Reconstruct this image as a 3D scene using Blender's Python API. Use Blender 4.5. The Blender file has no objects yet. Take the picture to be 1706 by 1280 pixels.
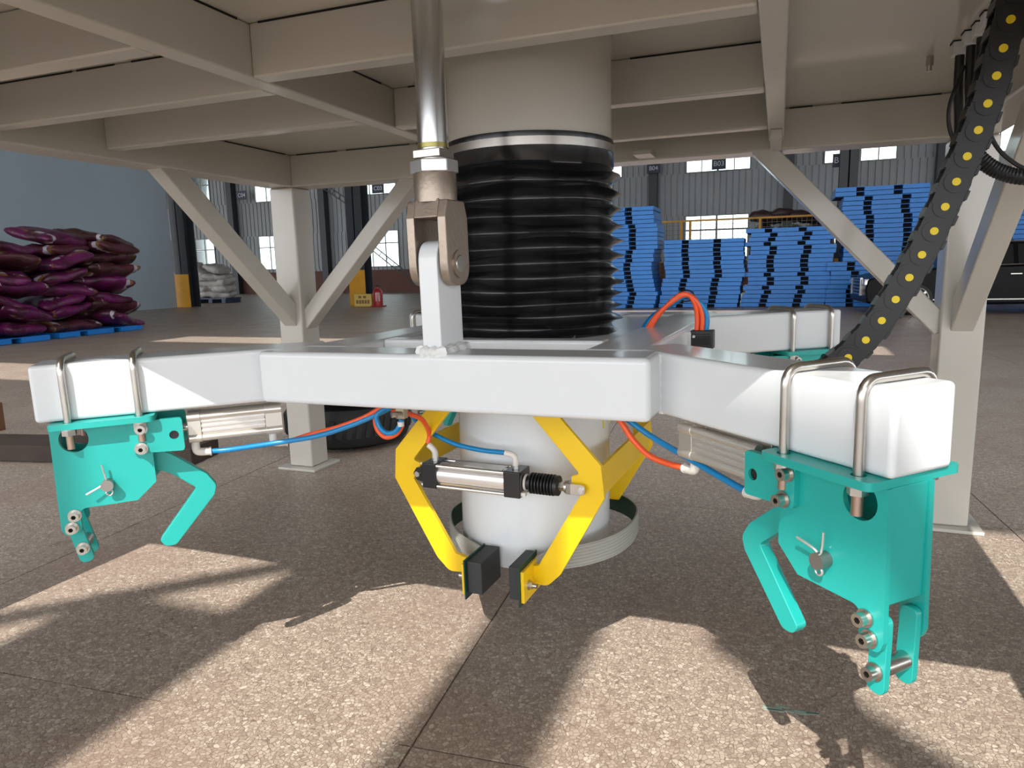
import bpy, bmesh, math, random
from mathutils import Vector, Matrix
from mathutils.geometry import tessellate_polygon
random.seed(7)
SC = bpy.context.scene
COL = SC.collection
PI = math.pi

# ---------------------------------------------------------------- camera
F_PX = 1170.16
cam = bpy.data.cameras.new('camera'); cam_o = bpy.data.objects.new('camera', cam); COL.objects.link(cam_o)
cam.sensor_fit = 'HORIZONTAL'; cam.sensor_width = 36.0; cam.lens = F_PX / 1706 * 36.0
cam.clip_start = 0.05; cam.clip_end = 400
yaw, pitch, roll = 0.3620, 0.1631, -0.0238
fwd = Vector((-math.sin(yaw) * math.cos(pitch), math.cos(yaw) * math.cos(pitch), -math.sin(pitch)))
rgt = Vector((math.cos(yaw), math.sin(yaw), 0)); up = rgt.cross(fwd)
r2 = rgt * math.cos(roll) + up * math.sin(roll); u2 = up * math.cos(roll) - rgt * math.sin(roll)
m = Matrix((r2, u2, -fwd)).transposed().to_4x4(); m.translation = (0, 0, 1.15)
cam_o.matrix_world = m
SC.camera = cam_o

# ---------------------------------------------------------------- world, sun, exposure
world = bpy.data.worlds.new('sky'); SC.world = world; world.use_nodes = True
bg = world.node_tree.nodes['Background']
bg.inputs[0].default_value = (0.93, 0.96, 1.0, 1); bg.inputs[1].default_value = 3.6
sun = bpy.data.lights.new('sun', 'SUN'); sun.energy = 6.2; sun.angle = math.radians(0.35); sun.color = (1.0, 0.95, 0.88)
sun_o = bpy.data.objects.new('sun', sun); COL.objects.link(sun_o)
SUN = Vector((0.005, 0.95, -1.0)).normalized()
sun_o.rotation_euler = SUN.to_track_quat('-Z', 'Y').to_euler()
sun_o.location = (0, -12, 14)
vs = SC.view_settings
vs.view_transform = 'Standard'; vs.look = 'None'; vs.gamma = 1; vs.exposure = 0.0; vs.use_curve_mapping = False


# ---------------------------------------------------------------- materials
def srgb(r, g, b):
    f = lambda c: (c / 255) / 12.92 if c / 255 <= 0.04045 else ((c / 255 + 0.055) / 1.055) ** 2.4
    return (f(r), f(g), f(b), 1)


MATS = {}


def mat(name, col, rough=0.5, metal=0.0, var=0.0, vscale=6.0, bump=0.0, bscale=40.0, coat=0.0, spec=0.5, emit=None):
    if name in MATS: return MATS[name]
    mt = bpy.data.materials.new(name); mt.use_nodes = True; nt = mt.node_tree
    p = nt.nodes['Principled BSDF']
    c = col if len(col) == 4 else (*col, 1)
    p.inputs['Base Color'].default_value = c
    p.inputs['Roughness'].default_value = rough; p.inputs['Metallic'].default_value = metal
    p.inputs['Specular IOR Level'].default_value = spec
    p.inputs['Coat Weight'].default_value = coat; p.inputs['Coat Roughness'].default_value = 0.08
    if emit:
        p.inputs['Emission Color'].default_value = (*emit[:3], 1); p.inputs['Emission Strength'].default_value = emit[3]
    if var or bump:
        tc = nt.nodes.new('ShaderNodeTexCoord')
        if var:
            nz = nt.nodes.new('ShaderNodeTexNoise'); nz.inputs['Scale'].default_value = vscale; nz.inputs['Detail'].default_value = 5
            nt.links.new(tc.outputs['Object'], nz.inputs['Vector'])
            mp = nt.nodes.new('ShaderNodeMapRange'); mp.inputs[1].default_value = 0.3; mp.inputs[2].default_value = 0.7
            mp.inputs[3].default_value = 1 - var; mp.inputs[4].default_value = 1 + var * 0.6
            nt.links.new(nz.outputs['Fac'], mp.inputs[0])
            mx = nt.nodes.new('ShaderNodeMix'); mx.data_type = 'RGBA'; mx.blend_type = 'MULTIPLY'; mx.inputs['Factor'].default_value = 1
            mx.inputs['A'].default_value = c
            nt.links.new(mp.outputs[0], mx.inputs['B']); nt.links.new(mx.outputs['Result'], p.inputs['Base Color'])
        if bump:
            nb = nt.nodes.new('ShaderNodeTexNoise'); nb.inputs['Scale'].default_value = bscale; nb.inputs['Detail'].default_value = 3
            nt.links.new(tc.outputs['Object'], nb.inputs['Vector'])
            bp = nt.nodes.new('ShaderNodeBump'); bp.inputs['Strength'].default_value = bump; bp.inputs['Distance'].default_value = 0.01
            nt.links.new(nb.outputs['Fac'], bp.inputs['Height']); nt.links.new(bp.outputs[0], p.inputs['Normal'])
    MATS[name] = mt
    return mt


def terrazzo(name):
    mt = bpy.data.materials.new(name); mt.use_nodes = True; nt = mt.node_tree; N = nt.nodes; Lk = nt.links
    p = N['Principled BSDF']
    geo = N.new('ShaderNodeNewGeometry')
    def noise(s, d=4):
        n = N.new('ShaderNodeTexNoise'); n.inputs['Scale'].default_value = s; n.inputs['Detail'].default_value = d
        Lk.new(geo.outputs['Position'], n.inputs['Vector']); return n
    def vor(feat, s):
        v = N.new('ShaderNodeTexVoronoi'); v.feature = feat; v.inputs['Scale'].default_value = s
        wn = noise(14, 2); ad = N.new('ShaderNodeMix'); ad.data_type = 'VECTOR'; ad.inputs['Factor'].default_value = 0.03
        Lk.new(geo.outputs['Position'], ad.inputs['A']); Lk.new(wn.outputs['Color'], ad.inputs['B'])
        Lk.new(ad.outputs['Result'], v.inputs['Vector']); return v
    v1 = vor('F1', 92); ve = vor('DISTANCE_TO_EDGE', 92)
    sep = N.new('ShaderNodeSeparateColor'); Lk.new(v1.outputs['Color'], sep.inputs[0])
    cr = N.new('ShaderNodeValToRGB'); cr.color_ramp.interpolation = 'LINEAR'
    el = cr.color_ramp.elements
    el[0].position = 0; el[0].color = srgb(149, 134, 121)
    el[1].position = 1; el[1].color = srgb(204, 193, 179)
    e = el.new(0.45); e.color = srgb(172, 157, 142)
    e = el.new(0.8); e.color = srgb(183, 169, 154)
    Lk.new(sep.outputs[0], cr.inputs[0])
    er = N.new('ShaderNodeMapRange'); er.inputs[1].default_value = 0.015; er.inputs[2].default_value = 0.10
    Lk.new(ve.outputs['Distance'], er.inputs[0])
    mortar = N.new('ShaderNodeMix'); mortar.data_type = 'RGBA'
    mortar.inputs['A'].default_value = srgb(123, 106, 94)
    Lk.new(er.outputs[0], mortar.inputs['Factor']); Lk.new(cr.outputs[0], mortar.inputs['B'])
    # dirt and worn, redder zones
    nz = noise(1.7, 6); dr = N.new('ShaderNodeMapRange'); dr.inputs[1].default_value = 0.48; dr.inputs[2].default_value = 0.72; dr.inputs[4].default_value = 0.55
    Lk.new(nz.outputs['Fac'], dr.inputs[0])
    dirt = N.new('ShaderNodeMix'); dirt.data_type = 'RGBA'; dirt.inputs['B'].default_value = srgb(145, 122, 109)
    Lk.new(dr.outputs[0], dirt.inputs['Factor']); Lk.new(mortar.outputs['Result'], dirt.inputs['A'])
    n3 = noise(5.0, 5); d3 = N.new('ShaderNodeMapRange'); d3.inputs[1].default_value = 0.66; d3.inputs[2].default_value = 0.76; d3.inputs[4].default_value = 0.5
    Lk.new(n3.outputs['Fac'], d3.inputs[0])
    st = N.new('ShaderNodeMix'); st.data_type = 'RGBA'; st.inputs['B'].default_value = srgb(84, 66, 54)
    Lk.new(d3.outputs[0], st.inputs['Factor']); Lk.new(dirt.outputs['Result'], st.inputs['A'])
    Lk.new(st.outputs['Result'], p.inputs['Base Color'])
    rr = N.new('ShaderNodeMapRange'); rr.inputs[3].default_value = 0.30; rr.inputs[4].default_value = 0.52
    Lk.new(nz.outputs['Fac'], rr.inputs[0]); Lk.new(rr.outputs[0], p.inputs['Roughness'])
    bp = N.new('ShaderNodeBump'); bp.inputs['Strength'].default_value = 0.25; bp.inputs['Distance'].default_value = 0.002
    Lk.new(er.outputs[0], bp.inputs['Height']); Lk.new(bp.outputs[0], p.inputs['Normal'])
    return mt


def bag_material(name, base, base2, rough):
    mt = bpy.data.materials.new(name); mt.use_nodes = True; nt = mt.node_tree; N = nt.nodes; Lk = nt.links
    p = N['Principled BSDF']; tc = N.new('ShaderNodeTexCoord'); oi = N.new('ShaderNodeObjectInfo')
    nz = N.new('ShaderNodeTexNoise'); nz.inputs['Scale'].default_value = 2.6; nz.inputs['Detail'].default_value = 5
    ad = N.new('ShaderNodeVectorMath'); ad.operation = 'ADD'
    Lk.new(tc.outputs['Object'], ad.inputs[0]); Lk.new(oi.outputs['Random'], ad.inputs[1]); Lk.new(ad.outputs[0], nz.inputs['Vector'])
    cr = N.new('ShaderNodeValToRGB'); cr.color_ramp.elements[0].position = 0.38; cr.color_ramp.elements[1].position = 0.62
    cr.color_ramp.elements[0].color = base2; cr.color_ramp.elements[1].color = base
    Lk.new(nz.outputs['Fac'], cr.inputs[0])
    sx_ = N.new('ShaderNodeSeparateXYZ'); Lk.new(tc.outputs['Object'], sx_.inputs[0])
    def band(sock, lo, hi):
        a1 = N.new('ShaderNodeMath'); a1.operation = 'GREATER_THAN'; a1.inputs[1].default_value = lo; Lk.new(sock, a1.inputs[0])
        a2 = N.new('ShaderNodeMath'); a2.operation = 'LESS_THAN'; a2.inputs[1].default_value = hi; Lk.new(sock, a2.inputs[0])
        a3 = N.new('ShaderNodeMath'); a3.operation = 'MULTIPLY'; Lk.new(a1.outputs[0], a3.inputs[0]); Lk.new(a2.outputs[0], a3.inputs[1]); return a3.outputs[0]
    ab = N.new('ShaderNodeMath'); ab.operation = 'ABSOLUTE'; Lk.new(sx_.outputs[0], ab.inputs[0])
    n2 = N.new('ShaderNodeTexNoise'); n2.inputs['Scale'].default_value = 5; Lk.new(ad.outputs[0], n2.inputs['Vector'])
    m1 = N.new('ShaderNodeMath'); m1.operation = 'MULTIPLY'; Lk.new(band(ab.outputs[0], .43, .52), m1.inputs[0]); Lk.new(band(n2.outputs['Fac'], .54, .9), m1.inputs[1])
    mxp = N.new('ShaderNodeMix'); mxp.data_type = 'RGBA'; mxp.inputs['B'].default_value = srgb(176, 168, 178)
    Lk.new(m1.outputs[0], mxp.inputs['Factor']); Lk.new(cr.outputs[0], mxp.inputs['A'])
    m2 = N.new('ShaderNodeMath'); m2.operation = 'MULTIPLY'; Lk.new(band(ab.outputs[0], .53, .58), m2.inputs[0]); Lk.new(band(n2.outputs['Fac'], .5, .9), m2.inputs[1])
    mxq = N.new('ShaderNodeMix'); mxq.data_type = 'RGBA'; mxq.inputs['B'].default_value = srgb(128, 96, 40)
    Lk.new(m2.outputs[0], mxq.inputs['Factor']); Lk.new(mxp.outputs['Result'], mxq.inputs['A'])
    Lk.new((mxq.outputs['Result'] if 'purple' in name else cr.outputs[0]), p.inputs['Base Color'])
    p.inputs['Roughness'].default_value = rough
    nb = N.new('ShaderNodeTexNoise'); nb.inputs['Scale'].default_value = 9; nb.inputs['Detail'].default_value = 4
    Lk.new(tc.outputs['Object'], nb.inputs['Vector'])
    bp = N.new('ShaderNodeBump'); bp.inputs['Strength'].default_value = 0.5; bp.inputs['Distance'].default_value = 0.05
    Lk.new(nb.outputs['Fac'], bp.inputs['Height']); Lk.new(bp.outputs[0], p.inputs['Normal'])
    MATS[name] = mt
    return mt


def glass_material(name):
    mt = bpy.data.materials.new(name); mt.use_nodes = True; nt = mt.node_tree; N = nt.nodes
    out = N['Material Output']; N.remove(N['Principled BSDF'])
    tr = N.new('ShaderNodeBsdfTransparent'); tr.inputs[0].default_value = (0.86, 0.93, 0.92, 1)
    gl = N.new('ShaderNodeBsdfGlossy'); gl.inputs['Roughness'].default_value = 0.05
    fr = N.new('ShaderNodeFresnel'); fr.inputs[0].default_value = 1.45
    mx = N.new('ShaderNodeMixShader')
    nt.links.new(fr.outputs[0], mx.inputs[0]); nt.links.new(tr.outputs[0], mx.inputs[1]); nt.links.new(gl.outputs[0], mx.inputs[2])
    nt.links.new(mx.outputs[0], out.inputs[0]); MATS[name] = mt
    return mt


WHITE = mat('white_gloss_paint', (0.725, 0.755, 0.775), 0.24, var=0.03, vscale=3, coat=0.25)
CREAM = mat('cream_gloss_paint', (0.555, 0.53, 0.47), 0.22, var=0.03, vscale=3, coat=0.3)
TEAL = mat('teal_paint', (0.012, 0.385, 0.345), 0.34, var=0.05, coat=0.15)
YELLOW = mat('yellow_paint', (0.86, 0.56, 0.004), 0.35, var=0.04, coat=0.15)
STEEL = mat('stainless_steel', (0.56, 0.53, 0.49), 0.28, 1.0, var=0.12, vscale=20)
CHROME = mat('chromed_rod', (0.62, 0.62, 0.63), 0.2, 1.0)
BRONZE = mat('plated_clevis_steel', (0.40, 0.33, 0.27), 0.40, 0.85, var=0.1, vscale=15, bump=0.08, bscale=120)
ZINC = mat('zinc_nut', (0.66, 0.66, 0.65), 0.30, 0.8)
ALU = mat('anodised_aluminium', (0.66, 0.63, 0.58), 0.32, 0.75, var=0.05)
ALUBRIGHT = mat('bright_aluminium', (0.80, 0.79, 0.78), 0.25, 0.8)
BLACKP = mat('black_plastic', (0.012, 0.012, 0.013), 0.42)
BLACKM = mat('black_enamel', (0.010, 0.010, 0.012), 0.25, coat=0.2)
VINYL = mat('black_vinyl', (0.009, 0.009, 0.010), 0.22)
RUBBER = mat('black_rubber', (0.022, 0.023, 0.024), 0.62)
GREYRUB = mat('dark_grey_rubber_block', (0.030, 0.032, 0.034), 0.6, var=0.1)
BELTG = mat('grey_ribbed_belt', (0.36, 0.37, 0.34), 0.6)
BELTGREEN = mat('green_belt_lining', (0.006, 0.045, 0.028), 0.5)
ORANGE = mat('orange_air_hose', (0.86, 0.10, 0.022), 0.30)
BLUEH = mat('blue_air_hose', (0.003, 0.215, 0.50), 0.30)
FIT = mat('white_plastic_fitting', (0.70, 0.67, 0.62), 0.4)
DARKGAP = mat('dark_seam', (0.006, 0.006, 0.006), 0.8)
PALLET = mat('blue_plastic', (0.010, 0.19, 0.60), 0.42, var=0.10, vscale=2.0)
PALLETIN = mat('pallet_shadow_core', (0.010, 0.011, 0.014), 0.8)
WALLG = mat('grey_corrugated_sheet', (0.30, 0.325, 0.34), 0.55, 0.0, var=0.10, vscale=0.7)
BROWN = mat('red_brown_plinth', (0.105, 0.036, 0.024), 0.7, var=0.15, vscale=1.2)
PART = mat('blue_grey_partition', (0.37, 0.445, 0.51), 0.55, var=0.06, vscale=0.35)
COLM = mat('dark_steel_column', (0.030, 0.036, 0.044), 0.5, var=0.1)
FRAMEW = mat('window_frame_grey', (0.20, 0.21, 0.20), 0.5)
ROOFM = mat('roof_sheet', (0.42, 0.44, 0.46), 0.6)
SIGN = mat('navy_sign_plate', (0.012, 0.018, 0.045), 0.5)
SIGNT = mat('sign_lettering_white', (0.55, 0.60, 0.66), 0.5)
TERR = terrazzo('terrazzo_floor')
GLASS = glass_material('window_glass')
PURPLE = bag_material('purple_woven_bag', srgb(104, 22, 84), srgb(62, 22, 40), 0.33)
PURPLE2 = bag_material('brown_purple_woven_bag', srgb(84, 34, 52), srgb(56, 30, 26), 0.38)
WHITEBAG = bag_material('white_woven_bag', srgb(190, 186, 182), srgb(160, 155, 150), 0.6)
DOTY = mat('yellow_pin_cap', (0.80, 0.60, 0.01), 0.45)
COLY = mat('column_guard_yellow', (0.62, 0.30, 0.012), 0.5, var=0.12, vscale=3)
REDX = mat('red_enamel', (0.34, 0.012, 0.018), 0.3, coat=0.3)
CARP = mat('black_car_paint', (0.004, 0.004, 0.005), 0.3, spec=0.12)
CARG = mat('dark_car_glass', (0.012, 0.013, 0.015), 0.05)
TYRE = mat('tyre_rubber', (0.012, 0.012, 0.012), 0.6)
RUST = mat('dark_rusty_steel', (0.055, 0.036, 0.026), 0.7, var=0.25, vscale=5)
PAPER = mat('label_paper', (0.70, 0.68, 0.62), 0.6)
STICK = mat('yellow_sticker', (0.80, 0.66, 0.02), 0.5)


# ---------------------------------------------------------------- mesh helpers
class MB:
    def __init__(s): s.v = []; s.f = []
    def add(s, vs, fs):
        b = len(s.v); s.v += [Vector(v) for v in vs]; s.f += [tuple(b + i for i in f) for f in fs]; return s
    def box(s, x0, x1, y0, y1, z0, z1):
        return s.add([(x0, y0, z0), (x1, y0, z0), (x1, y1, z0), (x0, y1, z0), (x0, y0, z1), (x1, y0, z1), (x1, y1, z1), (x0, y1, z1)],
                     [(0, 3, 2, 1), (4, 5, 6, 7), (0, 1, 5, 4), (1, 2, 6, 5), (2, 3, 7, 6), (3, 0, 4, 7)])
    def bar(s, a, b, w, h, upv=(0, 0, 1)):
        a, b = Vector(a), Vector(b); d = (b - a).normalized(); sd = d.cross(Vector(upv)).normalized(); uu = sd.cross(d)
        vs = []
        for p in (a, b):
            for i, j in ((-1, -1), (1, -1), (1, 1), (-1, 1)): vs.append(p + sd * (i * w / 2) + uu * (j * h / 2))
        return s.add(vs, [(0, 3, 2, 1), (4, 5, 6, 7), (0, 1, 5, 4), (1, 2, 6, 5), (2, 3, 7, 6), (3, 0, 4, 7)])
    def cyl(s, a, b, r, n=16, r2=None):
        a, b = Vector(a), Vector(b); d = (b - a).normalized(); r2 = r if r2 is None else r2
        t = Vector((0, 0, 1)) if abs(d.z) < 0.9 else Vector((1, 0, 0)); x = d.cross(t).normalized(); y = d.cross(x)
        vs = [];
        for p, rr in ((a, r), (b, r2)):
            for i in range(n): an = 2 * PI * i / n; vs.append(p + x * (rr * math.cos(an)) + y * (rr * math.sin(an)))
        fs = [(i, (i + 1) % n, n + (i + 1) % n, n + i) for i in range(n)] + [tuple(range(n - 1, -1, -1)), tuple(range(n, 2 * n))]
        return s.add(vs, fs)
    def tube(s, pts, r, n=8, cap=True):
        pts = [Vector(p) for p in pts]; k = len(pts); rs = r if isinstance(r, (list, tuple)) else [r] * k
        T = [(pts[min(i + 1, k - 1)] - pts[max(i - 1, 0)]).normalized() for i in range(k)]
        t = Vector((0, 0, 1)) if abs(T[0].z) < 0.9 else Vector((1, 0, 0)); x = T[0].cross(t).normalized()
        vs = []
        for i in range(k):
            x = (x - T[i] * x.dot(T[i])).normalized(); y = T[i].cross(x)
            for j in range(n): an = 2 * PI * j / n; vs.append(pts[i] + x * (rs[i] * math.cos(an)) + y * (rs[i] * math.sin(an)))
        fs = [(i * n + j, i * n + (j + 1) % n, (i + 1) * n + (j + 1) % n, (i + 1) * n + j) for i in range(k - 1) for j in range(n)]
        if cap: fs += [tuple(range(n - 1, -1, -1)), tuple(range((k - 1) * n, k * n))]
        return s.add(vs, fs)
    def prism(s, poly, fn, d0, d1, holes=()):
        loops = [list(poly)] + [list(h) for h in holes]; flat = [p for l in loops for p in l]; n = len(flat)
        tri = tessellate_polygon([[Vector((p[0], p[1], 0)) for p in l] for l in loops])
        vs = [fn(p[0], p[1], d0) for p in flat] + [fn(p[0], p[1], d1) for p in flat]
        if not holes:
            fs = [tuple(range(n - 1, -1, -1)), tuple(range(n, 2 * n))]
        else:
            fs = [tuple(reversed(t)) for t in tri] + [tuple(i + n for i in t) for t in tri]
        b = 0
        for l in loops:
            k = len(l)
            fs += [(b + i, b + (i + 1) % k, n + b + (i + 1) % k, n + b + i) for i in range(k)]; b += k
        return s.add(vs, fs)
    def lathe(s, prof, n=48, c=(0, 0), closed=False, jitter=None):
        vs = []
        for k, (r, z) in enumerate(prof):
            for i in range(n):
                a = 2 * PI * i / n; rr, zz = (r, z) if jitter is None else jitter(k, a, r, z)
                vs.append((c[0] + rr * math.cos(a), c[1] + rr * math.sin(a), zz))
        K = len(prof)
        fs = [(k * n + i, k * n + (i + 1) % n, (k + 1) * n + (i + 1) % n, (k + 1) * n + i) for k in range(K - 1) for i in range(n)]
        if closed: fs += [((K - 1) * n + i, (K - 1) * n + (i + 1) % n, (i + 1) % n, i) for i in range(n)]
        return s.add(vs, fs)
    def ribbon(s, path, w0, w1, th, ribs=0):
        # vertical band following a plan path; th = thickness to the inside (left of travel)
        k = len(path); P = [Vector((p[0], p[1], 0)) for p in path]; vs = []
        for i in range(k):
            t = (P[min(i + 1, k - 1)] - P[max(i - 1, 0)]).normalized(); nn = Vector((-t.y, t.x, 0))
            dz = path[i][2] if len(path[i]) > 2 else 0
            for q, z in ((P[i], w0 + dz), (P[i] + nn * th, w0 + dz), (P[i] + nn * th, w1 + dz), (P[i], w1 + dz)): vs.append((q.x, q.y, z))
        fs = [(i * 4 + j, i * 4 + (j + 1) % 4, (i + 1) * 4 + (j + 1) % 4, (i + 1) * 4 + j) for i in range(k - 1) for j in range(4)]
        fs += [(3, 2, 1, 0), tuple((k - 1) * 4 + j for j in range(4))]
        return s.add(vs, fs)
    def mesh(s, name, smooth=35, doubles=False):
        me = bpy.data.meshes.new(name); bm = bmesh.new()
        vv = [bm.verts.new(v) for v in s.v]
        for f in s.f:
            try: bm.faces.new([vv[i] for i in f])
            except ValueError: pass
        if doubles: bmesh.ops.remove_doubles(bm, verts=bm.verts, dist=1e-5)
        bmesh.ops.recalc_face_normals(bm, faces=bm.faces)
        bm.to_mesh(me); bm.free()
        if smooth:
            for p in me.polygons: p.use_smooth = True
            me.set_sharp_from_angle(angle=math.radians(smooth))
        return me
    def out(s, name, material, parent=None, bevel=0.0, seg=2, smooth=35, label=None, doubles=False):
        me = s.mesh(name, smooth, doubles); me.materials.append(material)
        return place(name, me, parent, bevel, seg, label)


def place(name, me, parent=None, bevel=0.0, seg=2, label=None):
    o = bpy.data.objects.new(name, me); COL.objects.link(o)
    if parent: o.parent = parent
    if bevel:
        b = o.modifiers.new('bevel', 'BEVEL'); b.width = bevel; b.segments = seg; b.limit_method = 'ANGLE'; b.angle_limit = math.radians(40); b.harden_normals = True
    if label: o['label'] = label
    return o


def tag(o, label, cat, group=None, kind=None):
    o['label'] = label; o['category'] = cat
    if group: o['group'] = group
    if kind: o['kind'] = kind
    return o


def struct(o, label=None):
    o['kind'] = 'structure'
    if label: o['label'] = label
    return o


def thing(name, label, cat, group=None, mw=None, loc=None):
    o = bpy.data.objects.new(name, None); COL.objects.link(o); o.empty_display_size = 0.05
    if mw is not None: o.matrix_world = mw
    if loc is not None: o.location = loc
    return tag(o, label, cat, group)


def copy_tree(o, parent=None):
    c = o.copy(); COL.objects.link(c); c.parent = parent
    for ch in list(o.children): copy_tree(ch, c)
    return c


def smoothpath(pts, n=6):
    P = [Vector(p) for p in pts]; out = []
    for i in range(len(P) - 1):
        p0 = P[i - 1] if i else P[0] * 2 - P[1]; p1, p2 = P[i], P[i + 1]; p3 = P[i + 2] if i + 2 < len(P) else P[-1] * 2 - P[-2]
        for k in range(n):
            t = k / n
            out.append(0.5 * (2 * p1 + (p2 - p0) * t + (2 * p0 - 5 * p1 + 4 * p2 - p3) * t * t + (3 * p1 - p0 - 3 * p2 + p3) * t ** 3))
    return out + [P[-1]]


def rounded(pts, radii, n=4):
    out = []; k = len(pts)
    for i in range(k):
        p = Vector(pts[i]).to_2d(); a = Vector(pts[i - 1]).to_2d(); b = Vector(pts[(i + 1) % k]).to_2d(); r = radii[i] if isinstance(radii, (list, tuple)) else radii
        if r <= 0: out.append(tuple(p)); continue
        da, db = (a - p), (b - p); la, lb = da.length, db.length; da.normalize(); db.normalize()
        ang = math.acos(max(-1, min(1, da.dot(db)))); t = min(r / math.tan(ang / 2), la * .49, lb * .49)
        q0, q1 = p + da * t, p + db * t
        for j in range(n + 1):
            s = j / n; out.append(tuple((1 - s) ** 2 * q0 + 2 * s * (1 - s) * p + s * s * q1))
    return out


def circle(c, r, n=20): return [(c[0] + r * math.cos(2 * PI * i / n), c[1] + r * math.sin(2 * PI * i / n)) for i in range(n)]


XZ = lambda x, y, d: (x, d, y)
XY = lambda x, y, d: (x, y, d)


def text_mesh(txt, size, material, parent, M, name='lettering', ex=.004):
    cu = bpy.data.curves.new(name, 'FONT'); cu.body = txt; cu.size = size; cu.align_x = 'CENTER'; cu.align_y = 'CENTER'; cu.extrude = 0.004
    cu.materials.append(material)
    cu.extrude = ex
    tmp = bpy.data.objects.new(name, cu); COL.objects.link(tmp)
    dg = bpy.context.evaluated_depsgraph_get(); me = bpy.data.meshes.new_from_object(tmp.evaluated_get(dg))
    bpy.data.objects.remove(tmp); bpy.data.curves.remove(cu)
    o = bpy.data.objects.new(name, me); COL.objects.link(o); o.parent = parent; o.matrix_local = M
    return o


# ================================================================= THE HALL
# ---- floor: terrazzo slabs with open joints
fl = MB().box(-60, 45, -70, 40, -0.20, -0.006).out('floor', TERR, smooth=0); struct(fl)
sl_me = MB().box(-0.957, 0.957, -0.957, 0.957, -0.0055, 0.0).mesh('slab', 0); sl_me.materials.append(TERR)
ang = math.radians(4.4); ca, sa = math.cos(ang), math.sin(ang)
for i in range(-7, 6):
    for j in range(-2, 9):
        cx, cy = (i + .5) * 1.92, (j + .5) * 1.92
        o = place('slab', sl_me, fl); o.location = (-0.80 + cx * ca - cy * sa, 1.36 + cx * sa + cy * ca, 0); o.rotation_euler[2] = ang

# ---- back wall (corrugated sheet over a brown plinth), windows
WY = 35.0
wins = [(-35.0, -32.66), (-29.35, -26.75), (-22.3, -19.74), (-16.1, -13.2), (-10.15, -7.25), (-4.25, -1.34), (1.70, 4.58), (7.55, 10.45), (13.5, 16.4)]
X0, X1 = -46.0, 34.0


def corr(mb, x0, x1, z0, z1, y=WY, pitch=0.28):
    k = max(1, round((x1 - x0) / pitch)); p = (x1 - x0) / k; pr = []
    for i in range(k):
        a = x0 + i * p
        pr += [(a, 0), (a + p * .78, 0), (a + p * .82, .05), (a + p * .96, .05)]
    pr.append((x1, 0)); vs = []; fs = []
    for (x, d) in pr: vs += [(x, y + d, z0), (x, y + d, z1)]
    for i in range(len(pr) - 1): fs.append((2 * i, 2 * i + 2, 2 * i + 3, 2 * i + 1))
    mb.add(vs, fs)


wb = MB(); corr(wb, X0, X1, 1.25, 1.40); corr(wb, X0, X1, 3.42, 5.36); corr(wb, X0, X1, 7.4, 9.6)
xs = [X0] + [v for w in wins for v in w] + [X1]
for i in range(0, len(xs), 2):
    corr(wb, xs[i], xs[i + 1], 1.40, 3.42); corr(wb, xs[i], xs[i + 1], 5.36, 7.4)
for z0, z1 in ((1.25, 1.40), (3.42, 5.36), (7.4, 9.6)): wb.box(X0, X1, WY + .053, WY + .058, z0, z1)
for i in range(0, len(xs), 2):
    for z0, z1 in ((1.40, 3.42), (5.36, 7.4)): wb.box(xs[i], xs[i + 1], WY + .053, WY + .058, z0, z1)
wb_o = wb.out('wall_back', WALLG, smooth=0); struct(wb_o)
MB().box(X0, X1, WY - 0.06, WY + 0.25, 0, 1.25).out('plinth', BROWN, wb_o)
for x in (-36.9, -30.9, -24.4, -17.7, -11.7, -5.72, 0.30, 6.22, 12.2):
    MB().box(x - .2, x + .2, WY - .45, WY - .02, 0, 9.5).out('wall_column', COLM, wb_o)


def window(idx, x0, x1, z0, z1, rows, cols):
    fr = MB(); t = 0.05; y0, y1 = WY - .06, WY + .06
    fr.box(x0, x1, y0, y1, z0, z0 + t).box(x0, x1, y0, y1, z1 - t, z1).box(x0, x0 + t, y0, y1, z0 + t, z1 - t).box(x1 - t, x1, y0, y1, z0 + t, z1 - t)
    w = struct(fr.out('window_%d' % idx, FRAMEW, smooth=0))
    zs = [z0] + rows + [z1]
    for z in rows: MB().box(x0 + t, x1 - t, WY - .045, WY + .045, z - .03, z + .03).out('transom', FRAMEW, w, smooth=0)
    for c in range(1, cols):
        x = x0 + (x1 - x0) * c / cols; hw = .045 if (cols == 4 and c == 2) else .022
        MB().box(x - hw, x + hw, WY - .04, WY + .04, z0 + t, z1 - t).out('mullion', FRAMEW, w, smooth=0)
    for r in range(len(zs) - 1):
        for c in range(cols):
            a, b = x0 + (x1 - x0) * c / cols + .03, x0 + (x1 - x0) * (c + 1) / cols - .03
            MB().box(a, b, WY - .006, WY + .006, zs[r] + .035, zs[r + 1] - .035).out('pane', GLASS, w, smooth=0)


n = 1
for (a, b) in wins:
    cols = 3 if b - a < 2.7 else 4
    window(n, a, b, 1.40, 3.42, [2.72], cols); n += 1
    window(n, a, b, 5.36, 7.40, [6.6], cols); n += 1

# ---- side walls and the roof, its openings shaped to place the sun patches
struct(MB().box(-46.2, -46.0, 20, 35.2, 4.6, 9.6).out('wall_left', WALLG, smooth=0))
struct(MB().box(34.0, 34.2, -14, 35.2, 5.2, 9.6).out('wall_right', WALLG, smooth=0))
pw = struct(MB().box(-21.12, -20.94, -6.0, 20.25, 0, 7.2).out('wall_partition', PART, smooth=0))
RZ = 9.6; SH = SUN.y / -SUN.z * RZ; SX = SUN.x / -SUN.z * RZ
rf = MB()


def roof(x0, x1, y0, y1):     # coordinates of the shadow on the floor
    rf.box(x0 - SX, x1 - SX, y0 - SH, y1 - SH, RZ, RZ + .12)


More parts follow.
